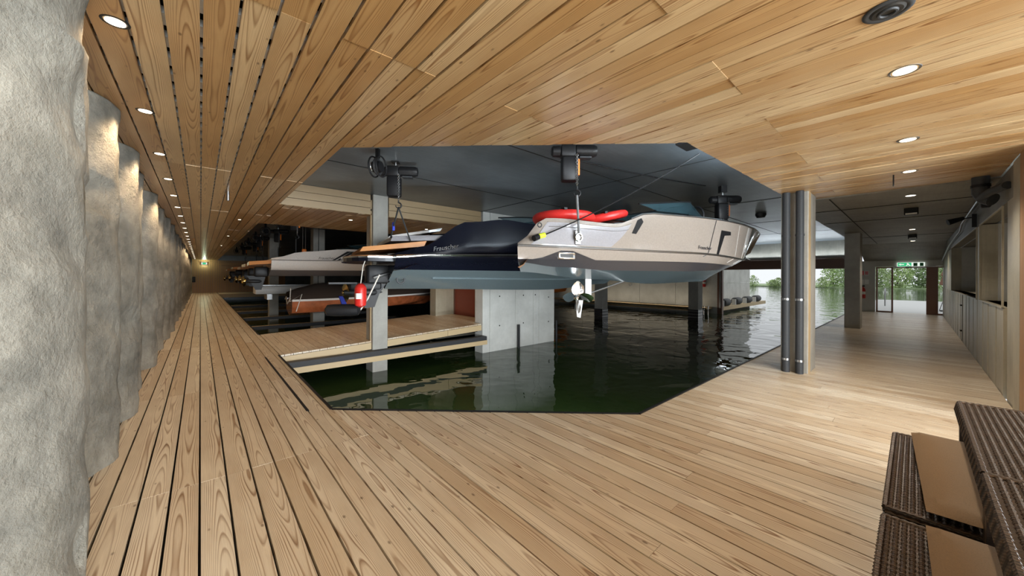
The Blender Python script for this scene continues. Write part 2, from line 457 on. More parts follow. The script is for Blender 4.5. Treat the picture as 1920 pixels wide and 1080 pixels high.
ub = MB(); ub.prism(R1, -.2, -.06); ub.prism(R2, -.2, -.06); ub.prism(R3, -.2, -.06); ub.prism(R4, -.2, -.06)
ub.build('subfloor', 'under', floor, kind='structure')
# deck edges: dark metal angle and dark skirt down to the water
def edge(a, b, name='trim_1', h0=-.9, h1=.012, w=.03, m='blackm'):
    a, b = Vector(a), Vector(b); d = (b-a).normalized(); nrm = Vector((-d.y, d.x))*w
    mb = MB(); mb.prism([a, b, b+nrm, a+nrm], h0, h1); return mb
e = MB()
for a, b in (((1.2, 43.3), (1.2, 11.75)), ((1.2, 8.45), (1.2, 4.62)), ((1.2, 4.62), (3.86, 2.14)), ((3.86, 2.14), (XB, 2.02))):
    q = edge(b, a); e.add(q.v, q.f)
e.build('trim_1', 'blackm', kind='structure')
# inset board strip along the near left basin edge
st = MB(); st.box(.945, .975, 4.75, 8.42, -.03, .003); st.build('trim_2', 'blackm', kind='structure')

# ---- timber ceiling
ceil = empty('ceiling', kind='structure')
K1 = [(-1.6, -7), (1.19, -7), (1.19, 43.4), (-1.6, 43.4)]
K2 = [(1.19, -7), (3.93, -7), (3.93, 1.62), (1.19, 4.27)]
K3 = [(3.93, -.8), (8.5, -.8), (8.5, 1.52), (3.93, 1.62)]
K4 = [(3.93, -7), (7.1, -7), (7.1, -.8), (3.93, -.8)]
K5 = [(1.19, 8.5), (6.25, 8.5), (6.25, 11.9), (1.19, 11.9)]
CW = .1605
def ceil_seams(i):
    g = (i//4) % 2
    y = 2.3 if i < 3 else (2.3 if g else .9); out = [y-4, y-8]
    while y < 44: out.append(y); y += 4.0
    return sorted(out)
board_field(ceil, [K1, K2, K3, K4, K5], CW, lambda x: .015 if x < 1.5 else .011, CZ, CZ+.03, 'ceil', ceil_seams, jitter=.004)
cu = MB()
for K in (K1, K2, K3, K4, K5): cu.prism(K, CZ+.1, CZ+.14)
cu.build('ceiling_void', 'under', ceil, kind='structure')
cb = MB()                                   # pale counter battens seen through the open joints
y = 2.0
while y < 43:
    cb.box(-1.5, 1.15, y, y+.13, CZ+.034, CZ+.075); y += .27
cb.build('battens', 'whitep', ceil, kind='stuff')
# ---- concrete slabs
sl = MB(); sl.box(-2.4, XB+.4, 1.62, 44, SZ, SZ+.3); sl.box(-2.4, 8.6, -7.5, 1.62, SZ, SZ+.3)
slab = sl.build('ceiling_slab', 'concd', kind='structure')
jo = MB()
for y in (3.9, 6.4, 10.6): jo.box(1.3, XB, y, y+.018, SZ-.006, SZ)
for x in (6.2, 10.4, 14.6, 18.8): jo.box(x, x+.018, 1.7, 12, SZ-.006, SZ)
jo.build('ceiling_joint', 'under', slab, kind='structure')
s2 = MB(); s2.box(8.5, 21.2, -2.4, 1.62, 3.03, 3.5)
s2.loft([[(21.2, -.85, 3.03), (XB, -.85, 2.42), (XB, -.85, 3.5), (21.2, -.85, 3.5)], [(21.2, 1.62, 3.03), (XB, 1.62, 2.42), (XB, 1.62, 3.5), (21.2, 1.62, 3.5)]], True, True)
slabr = s2.build('ceiling_slab', 'slabr', kind='structure')
jo = MB()
for x in (10.1, 12.4, 17.6): jo.box(x, x+.02, -.8, 1.6, 3.022, 3.03)
jo.box(8.6, 21, 1.02, 1.035, 3.022, 3.03)
jo.build('ceiling_joint', 'under', slabr, kind='structure')
# ---- fascia boards between slab and soffit over the jetty
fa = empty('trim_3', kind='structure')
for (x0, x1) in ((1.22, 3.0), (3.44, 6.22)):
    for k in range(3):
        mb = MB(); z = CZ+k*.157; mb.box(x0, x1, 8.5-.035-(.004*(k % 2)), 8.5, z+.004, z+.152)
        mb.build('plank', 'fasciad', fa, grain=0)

# ---- walls
def panel_wall(name, m, boxes, kind='structure'):
    w = empty(name, kind=kind)
    for b in boxes:
        mb = MB(); mb.box(*b); mb.build('panel', m, w)
    return w
# right wall: board-marked concrete below the openings, dark beam above
wr = empty('wall_right', kind='structure')
x = 7.1; k = 0
while x < XB-.05:
    wd = .42+.1*((k*7) % 3); x1 = min(x+wd, XB)
    if not (14.62 < x < 14.9):
        dy = -.8-.006*((k*5) % 3)
        top = 3.03 if (x1 <= 8.32) else 1.2
        mb = MB(); mb.box(x, x1-.006, -1.05, dy, -.05, top); mb.build('panel', 'concw', wr)
    x = x1 if x1 > 8.32 or x < 8.0 or x1 < 8.0 else 8.3; k += 1
    if 8.0 < x < 8.3: x = 8.3
for (a, b) in ((10.9, 11.4), (18.5, XB)):
    mb = MB(); mb.box(a, b, -1.0, -.81, 1.2, 2.6); mb.build('panel', 'concw', wr)
mb = MB(); mb.box(7.1, XB, -1.3, -.81, 2.62, 3.03); mb.build('beam', 'slabr', wr, kind='structure')
mb = MB(); mb.box(7.1, 8.3, -1.04, -.87, -.05, 3.03); mb.box(8.3, XB, -1.04, -.87, -.05, 1.19); mb.build('core', 'under', wr, kind='structure')
# deep openings above the parapet: lining slabs
mb = MB()
mb.box(8.3, 8.34, -2.2, -1.05, 1.2, 2.6); mb.box(10.86, 10.9, -2.2, -1.0, 1.2, 2.6); mb.box(11.4, 11.44, -2.2, -1.0, 1.2, 2.6)
mb.box(18.46, 18.5, -2.2, -1.0, 1.2, 2.6); mb.box(8.3, 18.5, -2.24, -2.2, 1.2, 1.9); mb.box(8.3, 11.9, -2.24, -2.2, 1.9, 2.6)
mb.box(15.9, 18.5, -2.24, -2.2, 1.9, 2.6)
mb.build('reveal', 'conc', wr)
mb = MB(); mb.box(8.3, 18.5, -2.24, -.86, 1.17, 1.2); mb.build('sill', 'concw', wr)
mb = MB(); mb.box(8.3, 18.5, -2.24, -1.0, 2.6, 2.62); mb.build('soffit', 'slabr', wr)
mb = MB(); mb.box(11.9, 15.9, -2.3, -2.26, 1.9, 2.6); mb.build('pane', 'tint', wr)
mb = MB(); mb.box(11.9, 15.9, -2.5, -2.46, 1.8, 2.7); mb.build('backing', 'under', wr, kind='structure')
# brass-like edge strips on the openings
mb = MB()
for (a, b) in ((8.3, 10.9), (11.4, 18.5)):
    mb.box(a, b, -.81, -.79, 2.585, 2.605); mb.box(a, b, -.81, -.79, 1.19, 1.21)
    mb.box(a-.01, a+.01, -.81, -.79, 1.2, 2.6); mb.box(b-.01, b+.01, -.81, -.79, 1.2, 2.6)
mb.build('edge_strip', 'concw', wr)
# service door in the parapet
d1 = empty('door_1', (14.62, -.8, 0), kind='structure')
MB().box(0, .03, -.08, .0, 0, 1.2).build('jamb', 'under', d1)
MB().box(.03, .3, -.1, -.05, 0, 1.2).build('leaf', 'concw', d1)
for z in (.25, .9): MB().box(-.02, .14, -.0, .03, z, z+.03).build('hinge', 'blackm', d1)
# timber clad wall nearer than the concrete
wc = empty('wall_right_clad', kind='structure')
x = 6.61
while x < 7.05:
    mb = MB(); mb.box(x, min(x+.155, 7.09), -.835, -.8, -.02, CZ); mb.build('plank', 'slat', wc, grain=2); x += .16
MB().box(6.6, 7.09, -1.0, -.845, -.02, CZ).build('core', 'under', wc, kind='structure')

# lake side wall with the big water gate and the door wall
wb = empty('wall_lake', kind='structure')
def pane_boxes(parent, name, m, boxes):
    for b in boxes:
        mb = MB(); mb.box(*b); mb.build(name, m, parent)
ys = [8.1+.02]
while ys[-1] < 24: ys.append(ys[-1]+2.6)
pane_boxes(wb, 'panel', 'conc', [(XB, XB+.3, a+.01, b-.01, WZ-.4, SZ) for a, b in zip(ys, ys[1:])])
pane_boxes(wb, 'panel', 'conc', [(XB, XB+.3, 1.25, 1.9, -.5, 2.42), (XB, XB+.3, -1.6, 1.25, 2.14, 2.45), (XB+.02, XB+.3, -3.5, -.9, -.5, 2.6)])
pane_boxes(wb, 'panel', 'slabr', [(XB, XB+.3, 1.9, 8.1, 2.62, SZ)])
MB().box(XB, XB+.3, 24, 44, WZ-.4, SZ).build('panel', 'conc', wb)
tr = MB(); tr.box(XB-.02, XB+.25, 1.9, 8.1, 2.08, 2.6); tr.box(XB-.02, XB+.22, 7.85, 8.12, WZ-.4, 2.1); tr.build('trim_4', 'brownm', kind='structure')
tr = MB(); tr.box(XB-.1, XB-.06, 7.9, 8.0, -.3, 2.1); tr.build('trim_5', 'steel', kind='structure')
# outside quay wall
wq = empty('wall_quay', kind='structure')
xs_ = [XB+.3+2.4*k for k in range(5)]
pane_boxes(wq, 'panel', 'conc', [(a+.01, b-.01, 9.0, 9.3, WZ-.4, 1.2) for a, b in zip(xs_, xs_[1:])])
pane_boxes(wq, 'panel', 'conc', [(a+.01, b-.01, 9.0, 9.3, 1.22, SZ+.5) for a, b in zip(xs_, xs_[1:])])
# ledge along the back wall
lg = MB(); lg.box(XB-.9, XB-.02, 8.4, 22, -.36, -.24); lg.build('ledge', 'fascia', grain=1)
tag(bpy.data.objects['ledge'], 'narrow timber ledge running along the concrete lake side wall above the water', 'ledge')
lp = MB(); lp.box(XB-1.2, XB-.95, 8.6, 20, -.5, -.42); lp.build('fender_rail', 'fascia', grain=1)
tag(bpy.data.objects['fender_rail'], 'pale fender rail just above the water below the timber ledge', 'rail')
# far end wall of the boardwalk: upright slats
we = empty('wall_far', kind='structure')
x = -1.45
while x < 6.6:
    mb = MB(); mb.box(x, x+.15, 43.4, 43.44, -.1, CZ); mb.build('slat', 'slat', we, grain=2); x += .165
MB().box(-2, XB, 43.46, 43.7, -.9, SZ).build('backing', 'concd', we, kind='structure')
MB().box(1.3, 6.6, 43.3, 43.39, 2.6, 2.85).build('rail', 'slat', we, grain=0)
fd = MB(); fd.box(1.2, 6.6, 39.6, 43.4, -.06, 0); fd.build('floor_far', 'floor', kind='structure', grain=0)
MB().box(1.22, 6.6, 39.5, 39.6, -.3, .01).build('trim_6', 'fascia', kind='structure', grain=0)
MB().box(-2.6, -2.3, -7.5, 44, -.2, SZ).build('wall_left', 'pile', kind='structure')
# core block behind the jetty with the rust red door
wcn = empty('wall_core', kind='structure')
xs_ = [6.25, 6.52, 7.55, 8.35, 8.62, 9.4]
for a, b in zip(xs_, xs_[1:]):
    MB().box(a+.006, b-.006, 8.42, 8.80, WZ-.4, SZ).build('panel', 'conc', wcn)
MB().box(6.27, 9.38, 8.44, 8.79, WZ-.4, SZ-.01).build('core', 'conc', wcn, kind='structure')
ti = MB()
for (x, z) in ((6.9, 1.0), (7.9, 1.0), (8.45, 1.0), (9.1, .9), (6.9, .1), (7.9, .1), (9.1, .05)): ti.lathe([(.022, -.002), (.022, .004)], (x, 8.415, z), 10, 'y')
ti.build('tie_hole', 'under', wcn, kind='stuff')
pane_boxes(wcn, 'panel', 'fascia', [])
for (b) in ((6.9, 7.2, 8.8, 9.72, -.6, SZ), (6.2, 6.9, 11.1, 11.5, -.6, SZ), (6.9, 9.4, 11.1, 11.5, -.6, SZ), (6.9, 7.2, 9.7, 11.1, 2.35, SZ), (9.2, 9.4, 8.8, 11.1, -.6, SZ)):
    MB().box(*b).build('panel', 'concw', wcn)
d2 = empty('door_2', (6.98, 9.72, .2), kind='structure')
MB().box(-.05, .0, 0, .06, 0, 2.15).build('frame', 'brownm', d2); MB().box(-.05, .0, 1.32, 1.38, 0, 2.15).build('frame', 'brownm', d2)
MB().box(-.05, .0, 0, 1.38, 2.1, 2.15).build('frame', 'brownm', d2)
MB().box(-.02, .03, .06, 1.32, 0, 2.1).build('leaf', 'doorred', d2)
MB().tube([(-.03, .16, 1.0), (-.08, .16, 1.0), (-.08, .3, 1.0)], .012).build('door_handle', 'steel', d2)
# glazed doors to the lake
d3 = empty('door_3', (XB, 0, 0), kind='structure')
def frame(parent, y0, y1, z1, m='doorf', dx=0, t=.06, z0=0):
    MB().box(dx, dx+.08, y0, y0+t, z0, z1).build('frame', m, parent); MB().box(dx, dx+.08, y1-t, y1, z0, z1).build('frame', m, parent)
    MB().box(dx, dx+.08, y0+t, y1-t, z1-t, z1).build('frame', m, parent); MB().box(dx, dx+.08, y0+t, y1-t, z0, z0+t).build('frame', m, parent)
frame(d3, .66, 1.22, 2.13); MB().box(.03, .045, .72, 1.16, .06, 2.07).build('pane', 'glass', d3)
frame(d3, -.9, -.62, 2.13, dx=-.02); MB().box(.03, .045, -.84, -.68, .06, 2.07).build('pane', 'glass', d3)
MB().box(-.06, .02, -.62, -.34, 0, 2.1).build('leaf', 'doorf', d3)
MB().box(0, .1, -.62, .66, 2.07, 2.14).build('track', 'steel', d3)
MB().box(-.05, 0, .1, .28, 2.09, 2.13).build('sensor', 'black', d3)

# ---- water and surroundings
wt = MB()
gx = [1.1, 12, 24.4, 45, 80, 116]; gy = [-120, -20, 2.0, 9, 20, 43.5, 160]
wt.add([(1.21, 2.03, WZ), (XB+.2, 2.03, WZ), (XB+.2, 43.4, WZ), (1.21, 43.4, WZ)], [(0, 1, 2, 3)])
wt.add([(XB+.2, -160, WZ), (150, -160, WZ), (150, 170, WZ), (XB+.2, 170, WZ)], [(0, 1, 2, 3)])
wo_ = wt.build('water', 'water', kind='structure')
MB().box(1.0, XB, 2.0, 43.4, -2.6, -2.5).build('basin_floor', 'under', kind='structure')
te = MB(); te.box(XB+.3, 38.5, -9, 1.9, -.3, -.01); te.build('floor_terrace', 'stone', kind='structure')
bk = MB(); bk.box(110, 150, -120, 160, -1.2, -.45); bk.build('ground', 'leafd', kind='structure')

# ------------------------------------------------------------------ secant piles
def pile(cx, cy, r, seed, dense, top):
    nA, nZ = dense; mb = MB(); rings = []
    for iz in range(nZ+1):
        z = -.25+(top+.25)*iz/nZ; ring = []
        for ia in range(nA):
            a = 2*PI*ia/nA; p = Vector((math.cos(a)*r, math.sin(a)*r, z))
            q = Vector((p.x*1.6+seed*9, p.y*1.6, z*1.1))
            d = noise.noise(q)*.02+noise.noise(q*3.1)*.017+noise.noise(q*8)*.005+abs(noise.noise(q*14))*.003
            d -= max(0, noise.noise(Vector((z*2.3+seed, a*.6, seed)))-.25)*.10
            if z > 2.7 and seed == 1: d -= .03*math.sin((z-2.6)*7)
            rr = r+d; ring.append((math.cos(a)*rr, math.sin(a)*rr, z))
        rings.append(ring)
    mb.loft(rings, True, True)
    o = mb.build('concrete_pile', 'pile', smooth=False, loc=(cx, cy, 0))
    for p in o.data.polygons: p.use_smooth = True
    return o
py = [2.72, 4.62, 6.05, 7.3, 9.0, 10.9, 12.6]
while py[-1] < 41.5: py.append(py[-1]+1.55)
pcx = {0: -1.05, 1: -1.16, 2: -1.17, 3: -1.25, 4: -1.2}
for i, y in enumerate(py):
    o = pile(pcx.get(i, -1.2+.03*math.sin(i*2.1)), y, .62, i+1, (160, 190) if i < 3 else ((72, 80) if i < 7 else (32, 40)), CZ-.006)
    tag(o, 'rough grey concrete pile of the left wall, %s from the camera' % ORD[i], 'pile', 'rough concrete piles along the boardwalk')

# ------------------------------------------------------------------ columns
def column(x0, x1, y0, y1, z0, z1, label, extra=None):
    c = empty('concrete_column', (x0, y0, 0))
    mb = MB(); w, d = x1-x0, y1-y0; b = .012
    poly = [(b, 0), (w-b, 0), (w, b), (w, d-b), (w-b, d), (b, d), (0, d-b), (0, b)]
    mb.prism(poly, z0, z1); mb.build('shaft', 'concp', c)
    if extra == 'dark':
        mb = MB(); mb.prism([(-.008, -.008), (w+.008, -.008), (w+.008, d+.008), (-.008, d+.008)], z0, -.1)
        mb.build('painted_base', 'stripe', c)
        for k in range(3):
            MB().box(-.012, w+.012, -.012, d+.012, -.2-k*.16, -.17-k*.16).build('steel_band', 'steel', c)
    tag(c, label, 'column'); return c
column(3.04, 3.40, 8.40, 8.84, -1.2, SZ, 'square concrete column standing in the water at the near edge of the jetty')
cA = bpy.data.objects['concrete_column']
MB().box(-.02, .0, .1, .16, 0, 3.4).build('conduit', 'fascia', cA)
column(15.6, 16.2, 1.13, 1.5, -.05, 3.2, 'bare concrete column further down the deck towards the glass doors')
column(16.1, 16.6, 11.0, 11.5, -1.2, SZ, 'concrete column with dark painted base left of the propeller over open water', 'dark')
column(19.6, 20.2, 7.5, 8.0, -1.2, SZ, 'concrete column with dark painted base under the bow of the cream boat', 'dark')
column(3.45, 3.88, 16.2, 16.7, -1.2, SZ, 'concrete column in front of the white striped boat, behind the jetty')
column(2.62, 3.02, 21.6, 22.1, -1.2, SZ, 'narrow concrete column deep in the dark hall among the boat sterns')
# column with drainpipes
c = empty('concrete_column', (7.6, 1.17, 0))
mb = MB(); mb.prism([(.012, 0), (.638, 0), (.65, .012), (.65, .37), (0, .37), (0, .012)], -.05, CZ); mb.build('shaft', 'concp', c)
MB().box(.02, .16, -.006, .0, -.0, CZ).build('timber_strip', 'fascia', c, grain=2)
for yy in (.10, .285):
    mb = MB(); mb.tube([(-.075, yy, 0), (-.075, yy, CZ)], .056, 20); p = mb.build('drainpipe', 'pipe', c, smooth=True)
    for z in (.2, 1.22, 2.3):
        MB().tube([(-.075, yy, z), (-.075, yy, z+.035)], .063, 20).build('pipe_clamp', 'steel' if z < 2 else 'pipe', p, smooth=True)
tag(c, 'concrete column with two grey drainpipes standing on the deck by the basin corner', 'column')

# ------------------------------------------------------------------ jetty ramp and guide beam
jt = empty('jetty', (0, 0, 0))
tag(jt, 'gently rising timber jetty crossing the basin to the rust red door', 'jetty')
sl_ = lambda x, y: .042*(x-1.2)
J = [[(1.22, 8.45), (3.02, 8.45), (3.02, 11.75), (1.22, 11.75)], [(3.02, 8.86), (3.42, 8.86), (3.42, 11.75), (3.02, 11.75)], [(3.42, 8.45), (6.22, 8.45), (6.22, 11.75), (3.42, 11.75)], [(6.22, 8.82), (6.9, 8.82), (6.9, 11.1), (6.22, 11.1)]]
board_field(jt, J, FW, lambda x: .009, -.035, .0, 'floor', lambda i: [], slope=sl_)
def sloped(x0, x1, y0, y1, z0, z1, name, m, par):
    vs = [(x, y, z+sl_(x, 0)) for z in (z0, z1) for y in (y0, y1) for x in (x0, x1)]
    mb = MB(); mb.add(vs, [(0, 2, 3, 1), (4, 5, 7, 6), (0, 1, 5, 4), (2, 6, 7, 3), (0, 4, 6, 2), (1, 3, 7, 5)])
    return mb.build(name, m, par, grain=0)
sloped(1.23, 3.03, 8.46, 8.50, -.2, -.045, 'fascia_board', 'fascia', jt); sloped(3.41, 5.1, 8.46, 8.50, -.2, -.045, 'fascia_board', 'fascia', jt)
sloped(5.11, 6.24, 8.46, 8.50, -.2, -.045, 'fascia_board', 'fascia', jt)
sloped(1.23, 6.24, 11.7, 11.75, -.2, -.045, 'fascia_board', 'fascia', jt)
sloped(1.3, 6.2, 8.6, 11.6, -.25, -.2, 'underframe', 'under', jt)
gb = empty('guide_beam', (1.2, 8.2, 0))
MB().box(0, 5.05, -.02, .14, -.36, -.24).build('timber', 'fascia', gb, grain=0)
MB().box(0, 5.05, .0, .18, -.24, -.13).build('rubber_cap', 'rubber', gb)
tag(gb, 'low guide beam with black rubber cap in front of the jetty', 'beam')
gb = empty('guide_beam', (1.2, 12.4, 0))
MB().box(0, 5.6, 0, .14, -.3, -.16).build('timber', 'fascia', gb, grain=0)
MB().box(0, 5.6, -.12, .0, -.3, -.16).build('rubber_cap', 'rubber', gb)
tag(gb, 'low guide beam with black face on the far side of the jetty', 'beam')
for k, (yy, L_) in enumerate(((15.6, 5.5), (19.0, 6.0), (22.6, 6.5), (27, 7))):
    gb = empty('guide_beam', (1.22, yy, 0))
    MB().box(0, L_, 0, .16, -.34, -.22).build('timber', 'fascia', gb, grain=0)
    MB().box(0, L_, -.1, .0, -.34, -.22).build('rubber_cap', 'rubber', gb)
    tag(gb, 'low guide beam across the dark water of the left hall, %s beyond the jetty' % ORD[k+1], 'beam')
# rubbing posts at the pier
for x, l in ((7.62, 'black rubbing post standing before the middle of the pale pier wall'), (9.42, 'black rubbing post at the right corner of the pale pier wall')):
    p = MB().tube([(x, 8.33, -1.2), (x, 8.33, .08)], .042, 12).build('rubbing_post', 'black', smooth=True); tag(p, l, 'post')

# ------------------------------------------------------------------ boats
def lerp(t, a, b): return a+(b-a)*t
def curve(pts, s):
    if s <= pts[0][0]: return pts[0][1]
    for (a, va), (b, vb) in zip(pts, pts[1:]):
        if s <= b:
            t = (s-a)/(b-a); t = t*t*(3-2*t); return lerp(t, va, vb)
    return pts[-1][1]
class Hull:
    """hull surface: v 0 keel, 1 chine, 2 stripe top, 3 rail, 4 top edge"""
    def __init__(s, L, B, zk, zc, zs, zr, zt, ext=(.83, .87, .90, .95, 1.0), wf=(0, .84, .92, 1.0, .94), fine=2.0, skew=0):
        s.skew = skew
        s.L, s.B = L, B; s.z = (zk, zc, zs, zr, zt); s.ext = ext; s.wf = wf; s.fine = fine
    def b(s, sn):
        t = max(0, (sn-.42)/.58)
        return s.B/2*(1-t**s.fine)*(.94+.06*min(1, sn/.25))
    def P(s, sn, v, side=-1):
        i = min(3, int(v)); t = v-i
        e = lerp(t, s.ext[i], s.ext[i+1]); w = lerp(t, s.wf[i], s.wf[i+1])
        z = lerp(t, curve(s.z[i], sn), curve(s.z[i+1], sn))
        # bow flare: lower levels narrow sooner
        nar = 1-.0*v
        bb = s.b(min(1, sn*(1+.06*(4-v)*sn**4)))*w
        if v > 2: bb += .03*math.sin(PI*min(1, (v-2)/2))*(1-sn)
        x = sn*s.L*lerp(max(0, (sn-.4)/.6)**1.0 if sn > .4 else 0, 1.0, e)
        if s.skew: x += s.skew*(side*bb+s.B/2)/s.B*(1-sn)**2
        return Vector((x, side*bb, z))
    def band(s, v0, v1, nv=3, s0=0, s1=1, n=44, off=0):
        mb = MB()
        for side in (-1, 1):
            k = len(mb.v)
            for i in range(n+1):
                sn = s0+(s1-s0)*i/n
                for j in range(nv+1):
                    p = s.P(sn, v0+(v1-v0)*j/nv, side)
                    if off: p = p+s.nrm(sn, v0+(v1-v0)*j/nv, side)*off
                    mb.v.append(tuple(p))
            for i in range(n):
                for j in range(nv):
                    a = k+i*(nv+1)+j; f = (a, a+1, a+nv+2, a+nv+1)
                    mb.f.append(f if side > 0 else tuple(reversed(f)))
        return mb
    def nrm(s, sn, v, side=-1):
        e = .004; a = s.P(min(.999, sn+e), v, side)-s.P(sn, v, side)
        v2 = min(3.99, v+.02); b = s.P(sn, v2, side)-s.P(sn, v2-.04, side)
        n = a.cross(b) if side < 0 else b.cross(a)
        n = n.normalized(); 
        return n if n.y*side > 0 else -n
    def decal(s, poly, side=-1, off=.006, sub=10):
        """polygon of (sn, v) points as a thin skin on the hull"""
        pts = []
        for i in range(len(poly)):
            a, b = poly[i], poly[(i+1) % len(poly)]
            for k in range(sub): pts.append((lerp(k/sub, a[0], b[0]), lerp(k/sub, a[1], b[1])))
        outer = [s.P(*p, side)+s.nrm(*p, side)*off for p in pts]; inner = [s.P(*p, side)-s.nrm(*p, side)*.003 for p in pts]
        mb = MB(); m_ = len(pts); mb.v = [tuple(p) for p in inner+outer]
        mb.f = [tuple(range(m_, 2*m_)) if side < 0 else tuple(reversed(range(m_, 2*m_)))]
        for j in range(m_): mb.f.append((j, (j+1) % m_, m_+(j+1) % m_, m_+j))
        return mb
    def strip(s, a, b, w, side=-1, off=.008, n=14):
        mb = MB(); rings = []
        for i in range(n+1):
            sn, v = lerp(i/n, a[0], b[0]), lerp(i/n, a[1], b[1]); p = s.P(sn, v, side)+s.nrm(sn, v, side)*off*.5
            rings.append(p)
        return MB().tube(rings, w/2, 6)
    def transom(s):
        mb = MB(); vs = [.0, .5, 1, 1.5, 2, 2.5, 3, 3.5, 4]
        ring = [s.P(0, v, -1) for v in vs]+[s.P(0, v, 1) for v in reversed(vs[1:])]
        mb.v = [tuple(p) for p in ring]; mb.f = [tuple(reversed(range(len(ring))))]; return mb
    def deck(s, s0, s1, drop=.0, n=30, v=4.0, crown=.05):
        mb = MB()
        for i in range(n+1):
            sn = s0+(s1-s0)*i/n; a, b = s.P(sn, v, -1), s.P(sn, v, 1)
            for j in range(7):
                t = j/6; p = a.lerp(b, t); p.z += crown*math.sin(PI*t)*(abs(a.y)/(s.B/2))-drop; mb.v.append(tuple(p))
        for i in range(n):
            for j in range(6):
                a = i*7+j; mb.f.append((a, a+7, a+8, a+1))
        return mb
def prop(parent, loc, R, m='chrome', blades=4, name='propeller', ax='x'):
    mb = MB(); mb.lathe([(.0, -.16*R*2), (.10*R*1.6, -.12*R*2), (.13*R*1.6, 0), (.12*R*1.6, .2*R*2), (.0, .22*R*2)], (0, 0, 0), 14, 'x')
    for k in range(blades):
        a0 = 2*PI*k/blades; rows = []
        for i in range(9):
            t = i/8; rr = R*(.16+.84*t); wd = R*.46*math.sin(PI*(.12+.86*t))**.7
            pit = math.radians(38+34*t); row = []
            for j in range(5):
                u = (j/4-.5)*2*wd
                tang = u*math.sin(pit); axi = u*math.cos(pit)
                a = a0+tang/max(rr, .02)*.8
                row.append((axi, rr*math.cos(a), rr*math.sin(a)))
            rows.append(row)
        mb.loft(rows, False); mb.loft([[(x+.006, y, z) for x, y, z in r] for r in reversed(rows)], False)
    return mb.build(name, m, parent, smooth=True, loc=loc)
def text(parent, body, size, loc, rot, m, name='lettering', ext=.001, shear=.35):
    cu = bpy.data.curves.new(name, 'FONT'); cu.body = body; cu.size = size; cu.shear = shear; cu.extrude = ext
    cu.align_x = 'LEFT'
    t = bpy.data.objects.new('tmp', cu); C.objects.link(t)
    dg = bpy.context.evaluated_depsgraph_get(); me = bpy.data.meshes.new_from_object(t.evaluated_get(dg))
    bpy.data.objects.remove(t); me.materials.clear(); me.materials.append(M[m])
    o = bpy.data.objects.new(name, me); C.objects.link(o); o.parent = parent; o.location = loc
    o.rotation_euler = rot
    return o
def text_on_hull(b, h, body, size, sn, v, m):
    p = h.P(sn, v)+h.nrm(sn, v)*.012; q = h.P(sn+.08, v)+h.nrm(sn+.08, v)*.012
    xax = (q-p).normalized(); nz = h.nrm(sn+.03, v); yax = nz.cross(xax).normalized(); zax = xax.cross(yax)
    R = Matrix((xax, yax, zax)).transposed()
    return text(b, body, size, p, R.to_euler(), m)

# --- cream boat (nearest)
A1 = math.radians(-12); A0 = math.radians(-20)
b1 = empty('motorboat', (3.41, 4.34, 1.58), A0)
tag(b1, 'cream motorboat with dark boot stripe hanging from hoists over the basin', 'boat')
h1 = Hull(6.15, 2.05,
    zk=[(0, .10), (.25, -.02), (.5, -.10), (.8, -.06), (1, .30)],
    zc=[(0, .22), (.1, .16), (.25, .12), (.5, .12), (.8, .17), (1, .36)],
    zs=[(0, .26), (.5, .27), (.85, .24), (1, .42)],
    zr=[(0, .43), (.5, .41), (.8, .36), (1, .55)],
    zt=[(0, .47), (.065, .82), (.1, .83), (.25, .80), (.36, .99), (.6, 1.0), (.85, .98), (1, .95)], fine=2.3, skew=.95)
h1.band(0, 1, 3).build('hull_bottom', 'anti', b1, True)
h1.band(1, 2, 2).build('boot_stripe', 'stripe', b1, True)
h1.band(2, 4, 8).build('hull_side', 'cream', b1, True)
h1.transom().build('transom', 'cream', b1)
h1.deck(.4, 1.0).build('foredeck', 'cream', b1, True)
h1.deck(.0, .4, drop=.32, crown=0).build('cockpit_floor', 'teak', b1)
MB().tube([h1.P(i/40*.93, 3.0)+h1.nrm(i/40*.93, 3.0)*.008 for i in range(41)], .016, 8).build('rub_rail', 'steel', b1, smooth=True)
# raised part of the stripe with the exhaust outlet
h1.decal([(.035, 2.0), (.06, 2.15), (.105, 2.72), (.135, 2.72), (.19, 2.1), (.2, 2.0)]).build('exhaust_panel', 'stripe', b1)
ex = empty('exhaust_outlet'); ex.parent = b1; pp = h1.P(.118, 2.3); ex.location = pp+Vector((0, -.02, 0))
MB().rbox((0, 0, 0), (.27, .05, .10), .015).build('bezel', 'chrome', ex, smooth=True)
MB().cbox((-.01, -.022, 0), (.2, .02, .05)).build('louvre', 'grille', ex)
h1.decal([(.03, 3.08), (.072, 3.86), (.30, 3.86), (.235, 3.08)], off=.005).build('side_panel', 'creamdk', b1)
h1.strip((.072, 3.87), (.30, 3.87), .014).build('panel_rim', 'cream', b1)
h1.strip((.075, 3.7), (.29, 3.7), .008).build('panel_line', 'steel', b1)
h1.strip((.60, 3.98), (.545, 2.7), .012).build('seam', 'stripe', b1)
h1.decal([(.625, 3.72), (.675, 3.72), (.675, 3.62), (.64, 3.58), (.607, 2.98), (.598, 2.98)]).build('air_inlet', 'black', b1)
h1.decal([(.298, 3.55), (.31, 3.5), (.335, 3.8), (.33, 3.92), (.318, 3.9)]).build('side_light', 'black', b1)
h1.strip((.73, 3.96), (.70, 2.3), .008).build('bow_reflection', 'white', b1)  # bow streaks here and below: reflections painted onto the hull
h1.decal([(.80, 3.98), (.835, 3.98), (.81, 2.3), (.77, 2.3)], off=.004).build('bow_reflection', 'white', b1)
h1.decal([(.85, 3.98), (.866, 3.98), (.845, 2.3), (.825, 2.3)], off=.004).build('bow_reflection', 'anti', b1)
h1.decal([(.90, 3.98), (.94, 3.98), (.93, 2.3), (.885, 2.3)], off=.004).build('bow_reflection', 'white', b1)
